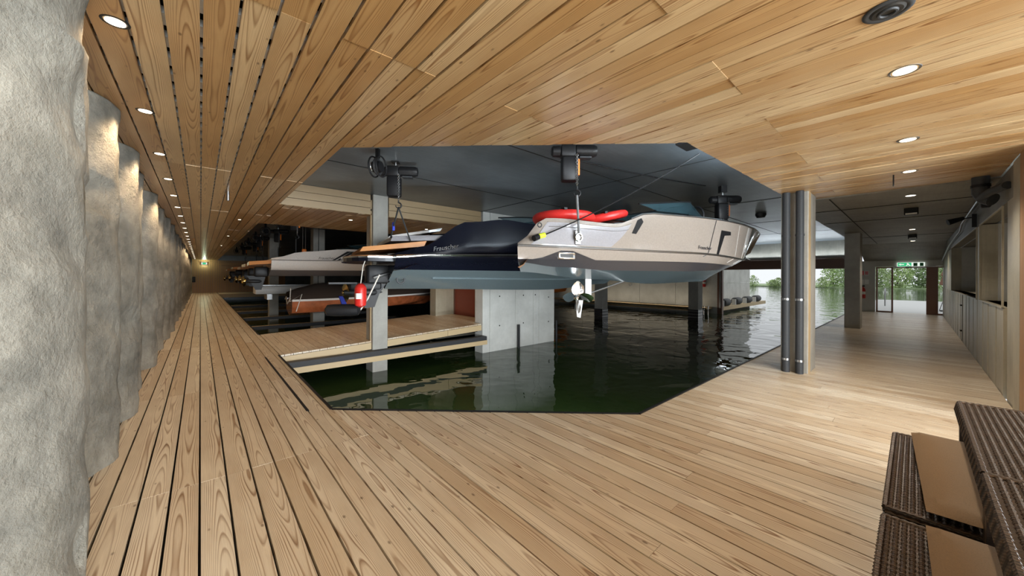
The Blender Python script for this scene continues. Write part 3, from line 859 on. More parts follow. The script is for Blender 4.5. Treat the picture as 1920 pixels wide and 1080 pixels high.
text_on_hull(b1, h1, 'Frauscher', .085, .515, 3.12, 'stripe')
MB().tube([h1.P(.3+i/20*.7, 4)+Vector((0, 0, .01)) for i in range(21)], .014, 6).build('deck_rail', 'steel', b1, smooth=True)
MB().tube([h1.P(.3+i/20*.7, 4, 1)+Vector((0, 0, .01)) for i in range(21)], .014, 6).build('deck_rail', 'steel', b1, smooth=True)
# windscreen
rows = []
for i in range(21):
    a = PI*i/20-PI/2; x = 2.5+1.7*max(0, math.cos(a))**.8; y = .82*math.sin(a)
    rows.append([(x, y, 1.08), (x-.32, y*.92, 1.08+.34*max(.25, math.cos(a*.8)))])
MB().loft(rows, False).build('windscreen', 'tint', b1, True)
MB().tube([r[1] for r in rows], .014, 6).build('windscreen_frame', 'black', b1, smooth=True)
MB().torus((3.9, -.3, 1.16), .18, .018, 'x').build('steering_wheel', 'black', b1, smooth=True)
for yy in (-.55, .55): MB().rbox((2.5, yy, .66), (.5, .5, .5), .06).build('seat', 'whitep', b1, smooth=True)
# propeller shaft, strut, rudder
MB().tube([(2.7, 0, .0), (1.58, 0, -.32)], .018, 8).build('shaft', 'steel', b1, smooth=True)
MB().prism([(1.68, -.02), (1.80, -.02), (1.80, .02), (1.68, .02)], -.30, .0).build('strut', 'steel', b1)
pr = prop(b1, (1.54, 0, -.33), .28); pr.rotation_euler = (0, 0, math.radians(35))
MB().loft([[(1.50, -.01, -.38), (1.64, -.01, -.38), (1.64, .01, -.38), (1.50, .01, -.38)], [(1.52, -.01, -.66), (1.59, -.01, -.68), (1.59, .01, -.68), (1.52, .01, -.66)]], True, True).build('skeg', 'steel', b1)
MB().torus((.3, -1.06, .70), .028, .008, 'y', 14, 6).build('mooring_eye', 'black', b1)
# slung fitting on the side
pp = h1.P(.145, 3.35)+Vector((0, -.02, 0))
sf = empty('lifting_fitting'); sf.parent = b1; sf.location = pp
MB().rbox((0, -.01, 0), (.09, .02, .2), .008).build('plate', 'steel', sf); MB().torus((0, -.035, 0), .05, .012, 'y', 16, 6).build('shackle', 'chrome', sf, smooth=True)

# red towing tubes lying in the cockpit
for k, (p, R_, r_, tilt, l) in enumerate((((1.02, -.42, .92), .40, .085, 0, 'red inflatable ring lying at the stern of the cream boat'), ((1.82, -.30, 1.0), .34, .075, .22, 'red inflatable ring propped up further forward in the cream boat'))):
    q = Matrix.Translation(b1.location) @ Matrix.Rotation(A0, 4, 'Z') @ Vector(p)
    t = empty('inflatable_tube', q); t.rotation_euler = (0, -tilt, A0); tag(t, l, 'inflatable')
    MB().torus((0, 0, 0), R_, r_, 'z', 32, 12, .9).build('ring', 'red', t, smooth=True)
    MB().lathe([(R_-.02, -.03), (R_-.05, .0), (0, .02)], (0, 0, -.0), 24).build('mesh_floor', 'fog' if k else 'redp', t, smooth=True)
    for a in (0, 2.1, 4.2): MB().cbox((R_*math.cos(a), R_*math.sin(a), r_*.9), (.05, .12, .03)).build('handle', 'black', t)
o = empty('clear_bag', Matrix.Translation(b1.location) @ Matrix.Rotation(A0, 4, 'Z') @ Vector((2.0, -.45, .84)), A0); tag(o, 'dark see-through bag with shiny folds beside the red rings', 'bag')
MB().rbox((0, 0, 0), (.55, .3, .2), .07).build('bag', 'fog', o, smooth=True)

# --- navy boat
b2 = empty('motorboat', (2.74, 6.95, 1.52), A1)
tag(b2, 'midnight navy motorboat with teak stern hanging behind the cream boat', 'boat')
h2 = Hull(7.9, 2.4,
    zk=[(0, -.17), (.5, -.24), (.85, -.1), (1, .35)],
    zc=[(0, .2), (.5, .2), (.85, .3), (1, .5)],
    zs=[(0, .30), (.5, .32), (.85, .42), (1, .6)],
    zr=[(0, .42), (.08, .47), (.5, .55), (.8, .6), (1, .75)],
    zt=[(0, .48), (.05, .6), (.17, 1.12), (.27, 1.22), (.36, 1.18), (.6, 1.1), (1, 1.2)], fine=2.2)
h2.band(0, 1, 3).build('hull_bottom', 'anti', b2, True)
h2.band(1, 4, 10).build('hull_side', 'navy', b2, True)
h2.transom().build('transom', 'navy', b2)
h2.deck(.4, 1).build('foredeck', 'navy', b2, True); h2.deck(0, .4, drop=.3, crown=0).build('cockpit_floor', 'teak', b2)
MB().tube([h2.P(i/50, 3.0)+h2.nrm(min(.98, i/50), 3.0)*.012 for i in range(50)], .024, 8).build('rub_rail', 'chrome', b2, smooth=True)
text_on_hull(b2, h2, 'Frauscher', .12, .08, 3.25, 'chrome')
# spray rails under the bottom
h2.strip((.1, .62), (.85, .62), .04).build('spray_rail', 'anti', b2)
# stern platform, cushions, trim
pl = []
for i in range(13):
    a = PI*i/12; pl.append((-.15-.62*math.sin(a)**.6, -.98*math.cos(a)))
MB().prism(pl+[(.1, .98), (.1, -.98)], .34, .42).build('swim_platform', 'navy', b2)
MB().prism([(x*1.015, y*1.01) for x, y in pl]+[(.1, .99), (.1, -.99)], .40, .425).build('platform_rim', 'chrome', b2)
MB().prism([(x*.95, y*.93) for x, y in pl]+[(.1, .9), (.1, -.9)], .425, .445).build('platform_teak', 'teak', b2, grain=1)
MB().loft([[(-.55, -.9, .50), (.5, -1.05, .62), (.5, 1.05, .62), (-.55, .9, .50)], [(-.5, -.9, .58), (.55, -1.05, .72), (.55, 1.05, .72), (-.5, .9, .58)]], True, True).build('stern_deck', 'teak', b2, grain=0)
MB().loft([[(-.05, -.9, .70), (1.0, -1.0, .76), (1.0, 1.0, .76), (-.05, .9, .70)], [(0, -.85, .80), (1.0, -.98, .86), (1.0, .98, .86), (0, .85, .80)]], True, True).build('sun_pad', 'creamdk', b2)
MB().loft([[(.1, .2, .86), (1.2, .2, 1.08), (1.2, .9, 1.08), (.1, .9, .86)], [(.15, .2, .92), (1.25, .2, 1.15), (1.25, .9, 1.15), (.15, .9, .92)]], True, True).build('seat_back', 'cream', b2)
rows = []
for i in range(17):
    a = PI*i/16-PI/2; x = 2.4+1.5*math.cos(a); y = .95*math.sin(a)
    rows.append([(x, y, 1.16), (x-.3, y*.9, 1.16+.3*math.cos(a*.7))])
MB().loft(rows, False).build('windscreen', 'tint', b2, True)
MB().tube([r[1] for r in rows], .016, 6).build('windscreen_frame', 'black', b2, smooth=True)
for k, x in enumerate((2.45, 2.62)): MB().torus((x, -1.16, .40), .035, .008, 'y', 16, 6).build('outlet_ring', 'chrome', b2, smooth=True)
# stern drive
sd = empty('stern_drive'); sd.parent = b2; sd.location = (-.02, -.25, 0)
MB().rbox((-.15, 0, .12), (.42, .38, .34), .05).build('upper_housing', 'black', sd, smooth=True)
MB().rbox((-.36, 0, -.1), (.55, .17, .14), .03).build('anti_ventilation_plate', 'black', sd, smooth=True)
MB().loft([[(-.62, -.03, -.06), (.0, -.05, -.06), (.0, .05, -.06), (-.62, .03, -.06)], [(-.55, -.03, -.25), (-.12, -.05, -.25), (-.12, .05, -.25), (-.55, .03, -.25)], [(-.36, -.015, -.52), (-.2, -.02, -.50), (-.2, .02, -.50), (-.36, .015, -.52)]], True, True).build('lower_unit', 'black', sd, True)
MB().lathe([(.0, -.75), (.05, -.72), (.075, -.5), (.07, -.2), (0, -.05)], (0, 0, -.22), 14, 'x').build('gear_housing', 'black', sd, smooth=True)
prop(sd, (-.70, 0, -.22), .19, 'bronze', 3)
MB().tube([(.05, -.2, .15), (-.1, -.28, .1), (-.25, -.26, .05)], .03, 8).build('hydraulic_ram', 'steel', sd, smooth=True)
MB().torus((.22, -.30, .02), .07, .016, 'y', 18, 6).build('exhaust_ring', 'pipe', sd, smooth=True)
tp = MB(); tp.box(-1.0, -.55, -.5, -.15, -.06, -.03); tp.build('trim_tab', 'blackm', b2)

# --- striped white boat in the left hall
def simple_boat(loc, rz, mhull, label, z0=None, drive='bronze', L=6.8, B=2.3, top=.85):
    b = empty('motorboat', loc, rz); tag(b, label, 'boat')
    h = Hull(L, B, zk=[(0, 0), (.8, .03), (1, .3)], zc=[(0, .17), (.8, .2), (1, .42)], zs=[(0, .22), (1, .45)], zr=[(0, .45), (1, .6)],
             zt=[(0, .5), (.12, top*.85), (.3, top), (1, top+.12)])
    h.band(0, 1, 2, n=24).build('hull_bottom', 'creamdk', b, True); h.band(1, 4, 6, n=24).build('hull_side', mhull, b, True)
    h.transom().build('transom', mhull, b); h.deck(.35, 1, n=14).build('foredeck', mhull, b, True)
    h.deck(0, .35, drop=.25, crown=0, n=8).build('cockpit_floor', 'teak', b)
    MB().tube([h.P(i/24*.95, 3.0)+h.nrm(i/24*.95, 3)*.006 for i in range(25)], .010, 6).build('rub_rail', 'stripe', b)
    MB().loft([[(-.5, -.8, .30), (.1, -.95, .36), (.1, .95, .36), (-.5, .8, .30)], [(-.5, -.8, .40), (.1, -.95, .46), (.1, .95, .46), (-.5, .8, .40)]], True, True).build('swim_platform', 'teak', b, grain=1)
    d = empty('stern_drive'); d.parent = b; d.location = (-.02, 0, 0)
    MB().rbox((-.16, 0, .12), (.36, .3, .3), .05).build('upper_housing', 'black', d, smooth=True)
    MB().loft([[(-.5, -.03, .0), (-.05, -.05, .0), (-.05, .05, .0), (-.5, .03, .0)], [(-.3, -.015, -.42), (-.15, -.02, -.42), (-.15, .02, -.42), (-.3, .015, -.42)]], True, True).build('lower_unit', 'black', d)
    MB().lathe([(0, -.6), (.06, -.5), (.06, -.2), (0, -.05)], (0, 0, -.16), 12, 'x').build('gear_housing', 'black', d, smooth=True)
    prop(d, (-.58, 0, -.16), .18, drive, 3)
    rows = []
    for i in range(11):
        a = PI*i/10-PI/2; x = 2.3+1.2*math.cos(a); y = .85*math.sin(a)
        rows.append([(x, y, top+.03), (x-.25, y*.9, top+.03+.25*math.cos(a*.7))])
    MB().loft(rows, False).build('windscreen', 'tint', b, True)
    MB().tube([r[1] for r in rows], .014, 6).build('windscreen_frame', 'chrome', b, smooth=True)
    return b, h
b3, h3 = simple_boat((1.55, 13.0, 1.60), math.radians(-3), 'white', 'white motorboat with slanted black side stripes hanging beyond the jetty')
for k in range(3):
    s0 = .225+.02*k
    h3.decal([(s0, 3.05), (s0+.012, 3.05), (s0+.085, 3.8), (s0+.065, 3.8)], off=.006).build('side_stripe', 'black', b3)
text_on_hull(b3, h3, 'Frauscher', .11, .17, 3.12, 'stripe')
simple_boat((1.7, 16.6, 1.62), 0, 'cream', 'pale motorboat with bronze propeller, second of the row of sterns in the left hall')
simple_boat((1.8, 20.2, 1.58), 0, 'white', 'white motorboat with bronze propeller, third of the row of sterns in the left hall')
simple_boat((1.75, 24.0, 1.64), 0, 'navy', 'dark motorboat hanging fourth in the row of sterns in the left hall')
simple_boat((1.7, 28.0, 1.6), 0, 'mahog', 'wooden motorboat furthest in the row of sterns in the left hall')
simple_boat((15.5, 15.5, .45), math.radians(20), 'orange', 'orange and white motorboat far behind, right of the pale pier', L=5.5)
# --- wooden boat under a canvas cover
b4 = empty('rowing_boat', (2.15, 13.35, .42), math.radians(-4))
tag(b4, 'varnished wooden boat under a brown canvas cover hanging low beyond the jetty', 'boat')
h4 = Hull(5.6, 1.9, zk=[(0, -.08), (1, .1)], zc=[(0, .04), (1, .2)], zs=[(0, .10), (1, .26)], zr=[(0, .40), (1, .5)], zt=[(0, .46), (1, .56)], wf=(0, .9, .95, 1, 1.0))
h4.band(0, 3, 6, n=20).build('hull_side', 'mahog', b4, True); h4.band(3, 4, 1, n=20).build('gunwale', 'whitep', b4, True); h4.transom().build('transom', 'mahog', b4)
rows = []
for i in range(22):
    sn = i/21; hb = h4.b(sn)*1.0; x = sn*5.5-.04; hh = .52*min(1, .45+sn*3)*(1-.3*sn)+.05*math.sin(sn*14)
    rows.append([(x, y_*hb, .44+hh*(1-abs(y_)**2.2)+.02*noise.noise(Vector((x*3, y_*3, 0)))) for y_ in [j/6-1 for j in range(13)]])
MB().loft(rows, False).build('canvas_cover', 'cover', b4, True)
MB().tube([(-.05, -.85, .48), (-.08, -.3, .30), (-.06, .2, .5), (-.05, .7, .4)], .018, 6).build('tie_rope', 'rope', b4, smooth=True)
MB().tube([(-.04, -.9, .8), (-.06, -.86, .4), (.25, -.93, .62), (.1, -.95, .1)], .014, 6).build('tie_rope', 'rope', b4, smooth=True)
o = MB().loft([[(x, y, z) for x, y in ((0, 0), (.12, 0), (.12, .1), (0, .1))] for z in (0,)]+[[(x*1.2+.03*k, y, -.09*k) for x, y in ((0, 0), (.12, 0), (.1, .1), (0, .1))] for k in range(1, 6)], True, True).build('cloth', 'blue', smooth=True, loc=(3.35, 12.22, .95))
tag(o, 'blue cloth tied to the side of the covered wooden boat', 'cloth')

# ------------------------------------------------------------------ hoists, slings
def hoist(loc, rz, label, drop=.6, hook=True, orange=True, scale=1.0):
    h = empty('chain_hoist', loc, rz); h.scale = (scale,)*3; tag(h, label, 'hoist')
    MB().box(-.06, .06, -.06, .06, -.02, SZ-loc[2]).build('ceiling_plate', 'blackm', h)
    MB().tube([(0, 0, -.12), (0, 0, 0)], .018, 8).build('suspension_rod', 'steel', h, smooth=True)
    MB().rbox((-.04, 0, -.17), (.2, .17, .17), .02).build('gearbox', 'blackm', h, smooth=True)
    mt = MB().lathe([(.06, .05), (.085, .07), (.085, .32), (.07, .36), (.03, .37)], (0, 0, -.16), 16, 'x').build('motor', 'black', h, smooth=True)
    fn = MB()
    for k in range(10): fn.lathe([(.088, .09+k*.022), (.088, .096+k*.022)], (0, 0, -.16), 12, 'x')
    fn.build('cooling_fins', 'blackm', mt)
    MB().lathe([(.05, -.27), (.075, -.25), (.08, -.15)], (0, 0, -.17), 14, 'x').build('end_cover', 'black', h, smooth=True)
    MB().rbox((-.02, .0, -.42), (.22, .18, .34), .03).build('chain_bag', 'black', h, smooth=True)
    MB().cbox((.2, 0, -.26), (.16, .12, .02)).build('data_plate', 'pipe', h)
    if orange: MB().cbox((.105, -.04, -.4), (.02, .05, .22)).build('warning_label', 'orange', h)
    ch = MB(); z = -.25; k = 0
    while z > -drop:
        ch.torus((.07, -.1, z), .016, .0045, 'x' if k % 2 else 'y', 8, 4); z -= .024; k += 1
    ch.build('chain', 'steel', h)
    if hook:
        pts = [(.07, -.1, -drop), (.07, -.1, -drop-.05)]+[(.07+.045*math.sin(a), -.1, -drop-.09+.045*math.cos(a)) for a in [PI*.1*i for i in range(0, 16)]]
        MB().tube(pts, [.012]*2+[.012]*10+[.008]*6, 8).build('hook', 'black', h, smooth=True)
    return h
ho1 = hoist((3.88, 3.18, SZ), math.radians(-40), 'black chain hoist above the stern of the cream boat', .68)
hoist((8.23, 2.67, SZ-.12), math.radians(-42), 'black chain hoist above the bow of the cream boat', .5, False)
ho2 = hoist((2.45, 5.75, SZ), math.radians(-35), 'black chain hoist above the stern of the navy boat', .66, True, False)
hoist((9.5, 5.9, SZ), math.radians(-42), 'black chain hoist above the bow of the navy boat', .6, False)
for k, yy in enumerate((12.0, 16.6, 20.2, 24.0, 28.0)):
    hoist((2.1+.2*(k % 2), yy, SZ), math.radians(-30), 'chain hoist above the %s stern of the left hall row' % ORD[k], .7, True, True)
def strap(name, pts, w, m, label, cat='strap'):
    o = MB().tube(pts, w, 6).build(name, m, smooth=True); tag(o, label, cat); return o
fp = b1.matrix_world
def wpt(b, p):
    return Matrix.Translation(b.location) @ Matrix.Rotation(b.rotation_euler.z, 4, 'Z') @ Vector(p)
f1 = wpt(b1, h1.P(.145, 3.5)+Vector((0, -.06, 0)))
hk = Matrix.Translation(ho1.location) @ Matrix.Rotation(ho1.rotation_euler.z, 4, 'Z') @ Vector((.07, -.1, -.80))
strap('lifting_strap', [hk, f1], .018, 'strapg', 'grey webbing strap from the hoist hook down to the cream boat side')
hk2 = Matrix.Translation(ho2.location) @ Matrix.Rotation(ho2.rotation_euler.z, 4, 'Z') @ Vector((.07, -.1, -.78))
strap('lifting_strap', [hk2, wpt(b2, (-.02, -.75, .78))], .014, 'strap', 'black webbing strap, left leg of the pair over the navy stern')
strap('lifting_strap', [hk2, wpt(b2, (.28, -.95, .72))], .014, 'strap', 'black webbing strap, right leg of the pair over the navy stern')
t = hk2.lerp(wpt(b2, (-.02, -.75, .78)), .62)
o = MB().tube([t+Vector((0, 0, .07)), t-Vector((0, 0, .07))], .022, 8).build('strap_sleeve', 'blue'); tag(o, 'short blue sleeve around the left black strap', 'sleeve')
# straps carrying the boats of the left hall
for k, (bx_, by_, bz_, hy, l) in enumerate(((1.55, 13.0, 1.6, 12.0, 'white striped boat'), (1.7, 16.6, 1.62, 16.6, 'second boat of the row'), (1.8, 20.2, 1.58, 20.2, 'third boat of the row'), (1.75, 24.0, 1.64, 24.0, 'dark fourth boat of the row'), (1.7, 28.0, 1.6, 28.0, 'wooden last boat of the row'))):
    strap('lifting_strap', [(2.1+.2*(k % 2), hy, SZ-.84), (bx_+.55, hy if k == 0 else by_-.5, bz_+.34)], .014, 'strap', 'black hoist strap of the %s' % l)
for k, x in enumerate((3.0, 6.4)):
    strap('lifting_strap', [(x, 13.3, SZ), (x, 13.4, 1.1 if k else 1.25)], .012, 'strap', 'thin strap holding the covered wooden boat, %s one' % ('nearer the boardwalk' if k == 0 else 'further from the boardwalk'))
strap('lifting_strap', [(17.2, 16.1, SZ), (17.2, 16.1, .92)], .014, 'strap', 'strap of the orange and white boat far behind the pale pier')
# bow sling plate
bw = wpt(b1, (5.2, 0, 1.12))
o = MB().loft([[bw+Vector((-.3, .02, 0)), bw+Vector((.25, -.02, 0)), Vector((8.23, 2.67, SZ-.6))], [bw+Vector((-.3, .05, 0)), bw+Vector((.25, .02, 0)), Vector((8.23, 2.70, SZ-.6))]], True, True).build('bow_sling', 'rubber')
tag(o, 'triangular grey sling lifting the bow of the cream boat', 'sling')
# sling frames around the striped boat
for k, (x, l) in enumerate(((4.05, 'left'), (5.05, 'right'))):
    o = MB().tube([(x, 11.75, 2.55), (x, 11.70, 2.3), (x+.06, 11.8, 1.7), (x+.1, 12.2, 1.35)], .045, 4).build('lifting_strap', 'strapg')
    tag(o, 'broad grey strap around the white striped boat, the %s one' % l, 'strap')
# cable reel with red lamp
cr = empty('cable_reel', (2.0, 5.35, SZ-.27), math.radians(-50)); tag(cr, 'round black cable reel with red light under the dark slab', 'reel')
for x in (-.06, .06): MB().torus((x, 0, 0), .15, .012, 'x', 28, 8).build('flange', 'blackm', cr, smooth=True)
MB().lathe([(.08, -.06), (.08, .06)], (0, 0, 0), 18, 'x').build('drum', 'black', cr, smooth=True)
MB().torus((.0, 0, 0), .11, .02, 'x', 24, 8).build('wound_cable', 'rubber', cr, smooth=True)
MB().torus((-.075, 0, 0), .07, .01, 'x', 20, 6).build('hub_ring', 'steel', cr, smooth=True)
MB().cbox((0, 0, .2), (.05, .05, .14)).build('bracket', 'blackm', cr)
MB().lathe([(.012, -.02), (.012, .02)], (-.09, .04, .06), 8, 'x').build('indicator_lamp', 'led', cr)
# more reels with red leds over the left hall
for k, yy in enumerate((12.4, 15.4, 18.4, 21.5, 25.0, 29.0)):
    c2 = copy_tree(cr); c2.location = (1.75, yy, SZ-.32)
    tag(c2, 'black cable reel with red light over the left hall, %s beyond the jetty' % ORD[k], 'reel')
# chain fall with orange hook block
for k, (p, z) in enumerate((((4.9, 12.6), 2.45), ((2.6, 13.5), 2.4))):
    o = empty('hook_block', (p[0], p[1], z)); tag(o, 'orange hook block on two chains, %s' % ('right of the concrete column behind the jetty' if k == 0 else 'left of the column, by the red lights'), 'hook block')
    MB().rbox((0, 0, 0), (.13, .1, .2), .02).build('block', 'orange', o, smooth=True)
    MB().tube([(-.04, 0, .1), (-.04, 0, SZ-z)], .008, 6).build('chain', 'steel', o); MB().tube([(.04, 0, .1), (.04, 0, SZ-z)], .008, 6).build('chain', 'steel', o)
    MB().torus((0, 0, -.14), .035, .01, 'y', 12, 6).build('hook', 'blackm', o)

# shore power cable
def catenary(a, b, sag, n=24):
    a, b = Vector(a), Vector(b)
    return [a.lerp(b, i/n)-Vector((0, 0, sag*4*(i/n)*(1-i/n))) for i in range(n+1)]
pc = wpt(b1, h1.P(.03, 3.4)+Vector((.08, -.07, .04)))
pw = empty('power_cable', (0, 0, 0)); tag(pw, 'black shore power cable with yellow plug from ceiling to cream boat', 'cable')
MB().tube(catenary((5.5, 2.1, 3.42), pc+Vector((.1, -.02, .03)), .06), .010, 6).build('cable', 'black', pw, smooth=True)
MB().tube([pc+Vector((.10, -.02, .03)), pc], .035, 12).build('plug', 'yellow', pw, smooth=True)
MB().tube([pc, pc+Vector((-.08, .0, -.03))], .04, 12).build('socket', 'black', pw, smooth=True)
# cable box at the ceiling opening corner
bx = empty('junction_box', (4.55, 2.0, SZ)); tag(bx, 'black box with white cables tucked at the corner of the ceiling opening', 'box')
MB().box(-.05, .28, -.3, .0, -.25, 0).build('box', 'black', bx)
for k in range(3): MB().tube([(.0+.1*k, .02, -.02), (.05+.1*k, .03, -.2), (.12+.1*k, .02, -.05)], .008, 6).build('loop', 'whitep', bx, smooth=True)
o = MB().tube([(4.4, 3.6, SZ-.02)]+catenary((4.6, 3.6, SZ-.03), (7.8, 2.85, SZ-.03), .03), .012, 6).build('cable_track', 'blackm', smooth=True); tag(o, 'thin dark cable track on the slab leading to the bow hoist', 'cable')
sd_ = empty('smoke_detector', (12.6, 3.05, SZ)); tag(sd_, 'dark round smoke detector on the blue grey slab left of the drainpipe column', 'detector')
MB().lathe([(.14, 0), (.14, -.05), (.1, -.12), (.0, -.13)], (0, 0, 0), 18).build('body', 'black', sd_, smooth=True)
# hanging pull cord between the columns
pcord = empty('pull_cord', (14.2, 2.5, 3.3)); tag(pcord, 'thin hanging cord with knob between the two deck columns', 'cord')
MB().tube([(.9, .1, .22), (.9, .1, .06), (.3, 0, 0), (0, 0, 0), (0, 0, -2.55)], .011, 6).build('cord', 'black', pcord, smooth=True)
MB().tube([(0, 0, -2.5), (.1, 0, -2.6)], .02, 6).build('knob', 'black', pcord)
rl = MB().tube([(XB-.01, 6.3, 2.6), (XB-3.2, 6.3, 2.95), (XB-3.4, 6.3, 2.95)], .02, 6).build('steel_arm', 'whitep', smooth=True); tag(rl, 'thin white arm reaching from the water gate towards the cream bow', 'arm')

# loose items hanging at the navy stern
fx = empty('fender', (2.02, 6.15, 1.28)); tag(fx, 'red canister fender on a rope below the navy stern', 'fender')
MB().lathe([(.03, -.2), (.085, -.17), (.095, -.1), (.095, .12), (.07, .17), (.03, .2)], (0, 0, 0), 18).build('body', 'redp', fx, smooth=True)
MB().cbox((-.06, -.07, -.01), (.08, .06, .09)).build('sticker', 'signw', fx)
MB().tube([(0, 0, .18), (.05, .03, .5), (.1, .06, .6)], .008, 6).build('rope', 'rope', fx)
fx = empty('fender', (1.80, 6.35, 1.03), math.radians(-30)); tag(fx, 'black cylindrical fender lying across below the navy stern', 'fender')
MB().lathe([(.03, -.28), (.09, -.24), (.1, -.15), (.1, .15), (.09, .24), (.03, .28)], (0, 0, 0), 18, 'x').build('body', 'black', fx, smooth=True)
MB().tube([(.28, 0, 0), (.4, 0, .2), (.6, -.1, .6)], .012, 6).build('rope', 'rope', fx, smooth=True)

# ------------------------------------------------------------------ lamps
def downlight(x, y, z, label, power, group, rad=.055, col=(1, .70, .42), spot=True):
    d = empty('downlight', (x, y, z)); tag(d, label, 'lamp', group)
    MB().torus((0, 0, -.001), rad, .009, 'z', 24, 6, .5).build('trim_ring', 'blackm' if group.startswith('down') else 'steel', d, smooth=True)
    MB().lathe([(rad*.78, -.003), (rad*.78, -.006)], (0, 0, 0), 20).build('lens', 'lamp', d)
    if power:
        l = bpy.data.lights.new('downlight_beam', 'SPOT'); l.energy = power; l.color = col; l.spot_size = math.radians(125); l.spot_blend = .7; l.shadow_soft_size = .04
        lo = bpy.data.objects.new('downlight_beam', l); C.objects.link(lo); lo.location = (0, 0, -.03); lo.parent = d
    return d
ly = 3.02; k = 0
while ly < 42:
    downlight(-.37, ly, CZ, 'recessed downlight in the timber ceiling beside the piles, %s from the camera' % ORD[k], 46, 'downlights along the piles'); ly += 1.46; k += 1
downlight(-.37, 1.5, CZ, 'recessed downlight nearest the camera above the first pile', 30, 'downlights along the piles')
for k, (x, z) in enumerate(((3.68, CZ), (5.55, CZ), (7.2, CZ), (9.2, 3.03), (15.6, 3.03), (20.4, 3.03))):
    downlight(x, .05, z, 'recessed ceiling lamp over the right hand deck, %s from the camera' % ORD[k], 90, 'ceiling lamps over the right deck', .075, (1, .88, .74))
for k, (x, y) in enumerate(((2.9, 9.6), (5.2, 9.9))):
    downlight(x, y, CZ, 'downlight in the timber soffit over the jetty, %s' % ('left of the column' if k == 0 else 'right of the column'), 60, 'downlights over the jetty')
for k, yy in enumerate((11.5, 16.5, 22)):
    downlight(.75, yy, CZ, 'small ceiling light near the basin edge of the boardwalk, %s from the camera' % ORD[k], 25, 'small lights over the boardwalk', .04)
sp = empty('ceiling_speaker', (2.79, .1, CZ)); tag(sp, 'round dark ceiling speaker with grille at the top of the picture', 'speaker')
MB().torus((0, 0, -.002), .085, .016, 'z', 28, 8, .4).build('ring', 'pipe', sp, smooth=True)
MB().lathe([(.072, -.004), (.06, -.012), (.0, -.006)], (0, 0, 0), 24).build('cone', 'grille', sp, smooth=True)
MB().torus((0, 0, -.012), .035, .008, 'z', 20, 6).build('dome', 'pipe', sp, smooth=True)
for k, x in enumerate((10.9, 17.5)):
    e_ = empty('emergency_light', (x, .05, 3.03)); tag(e_, 'dark square ceiling fixture over the right deck, the %s one' % ('nearer' if k == 0 else 'further'), 'light')
    MB().rbox((0, 0, -.07), (.2, .2, .14), .012).build('housing', 'black', e_); MB().cbox((-.105, 0, -.12), (.01, .16, .03)).build('lens', 'whitep', e_)
cs = MB().tube([(.35, 7.8, CZ), (.35, 7.8, CZ-.16)], .022, 10).build('ceiling_sensor', 'steel', smooth=True); tag(cs, 'short steel tube sensor hanging from the boardwalk ceiling', 'sensor')
tc_ = MB().tube([(7.3, .2, CZ), (7.3, .2, CZ-.16)], .008, 6).build('ceiling_hook', 'black'); tag(tc_, 'thin black hanger under the right timber ceiling', 'hanger')

# ------------------------------------------------------------------ right wall services
ob = empty('ventilation_pipe', (7.75, -.62, 0)); tag(ob, 'dark ventilation pipe elbow where the right wall meets the timber ceiling', 'pipe')
MB().tube([(.62, 0, CZ), (.62, 0, 2.82), (.6, -.04, 2.74), (.55, -.1, 2.70)], .085, 16).build('elbow', 'pipe', ob, smooth=True)
MB().tube([(.6, 0, 2.74), (.35, -.05, 2.78), (.0, -.16, 2.80)], .05, 12).build('branch', 'pipe', ob, smooth=True)
for x in (.62, ): MB().tube([(x, 0, 2.9), (x, 0, 2.94)], .093, 16).build('collar', 'blackm', ob, smooth=True)
o = MB().tube([(8.5, -.72, 2.98), (14, -.76, 2.94), (14.6, -.76, 2.80), (19, -.77, 2.72), (23.8, -.77, 2.35)], .018, 6).build('conduit', 'steel', smooth=True); tag(o, 'thin pale conduit along the top of the right wall', 'conduit')
sp_ = empty('spot_lamp', (11.4, -.72, 2.75)); tag(sp_, 'black swivelling spot lamp on the right wall above the openings', 'lamp')
MB().box(-.02, .02, -.08, -.02, -.14, .12).build('bracket', 'black', sp_); MB().tube([(0, -.04, .05), (-.05, .1, .04)], .012, 6).build('arm', 'black', sp_)
MB().tube([(-.0, .08, .05), (-.06, .28, -.02)], [.035, .06], 12).build('head', 'black', sp_, smooth=True)
o = empty('wall_box', (9.6, -.76, 2.82)); tag(o, 'small dark box on the beam over the near wall opening', 'box')
MB().rbox((0, 0, 0), (.14, .1, .12), .01).build('box', 'black', o)
# exit sign over the doors
ex_ = empty('exit_sign', (XB-.06, .12, 2.23)); tag(ex_, 'green and white running man exit sign above the lake doors', 'sign')
MB().box(-.01, .03, -.42, .42, -.09, .09).build('sign_body', 'exitwhite', ex_)
def yz(parent, name, m, poly, x=-.016):
    mb = MB(); mb.loft([[(x, a, b) for a, b in poly], [(x+.006, a, b) for a, b in poly]], True, True); return mb.build(name, m, parent)
yz(ex_, 'field', 'exitlit', [(-.02, -.08), (.4, -.08), (.4, .08), (-.02, .08)])
yz(ex_, 'arrow', 'exitwhite', [(.38, 0), (.30, .05), (.30, .018), (.2, .018), (.2, -.018), (.30, -.018), (.30, -.05)], -.022)
yz(ex_, 'running_man', 'exitwhite', [(.12, .06), (.08, .06), (.04, .0), (.0, -.06), (.04, -.06), (.08, -.02), (.12, -.06), (.15, -.06), (.11, .0)], -.022)
yz(ex_, 'doorway', 'signg', [(-.2, -.08), (-.08, -.08), (-.08, .07), (-.2, .07)], -.022); yz(ex_, 'doorway', 'signg', [(-.38, -.08), (-.27, -.08), (-.27, .07), (-.38, .07)], -.022)
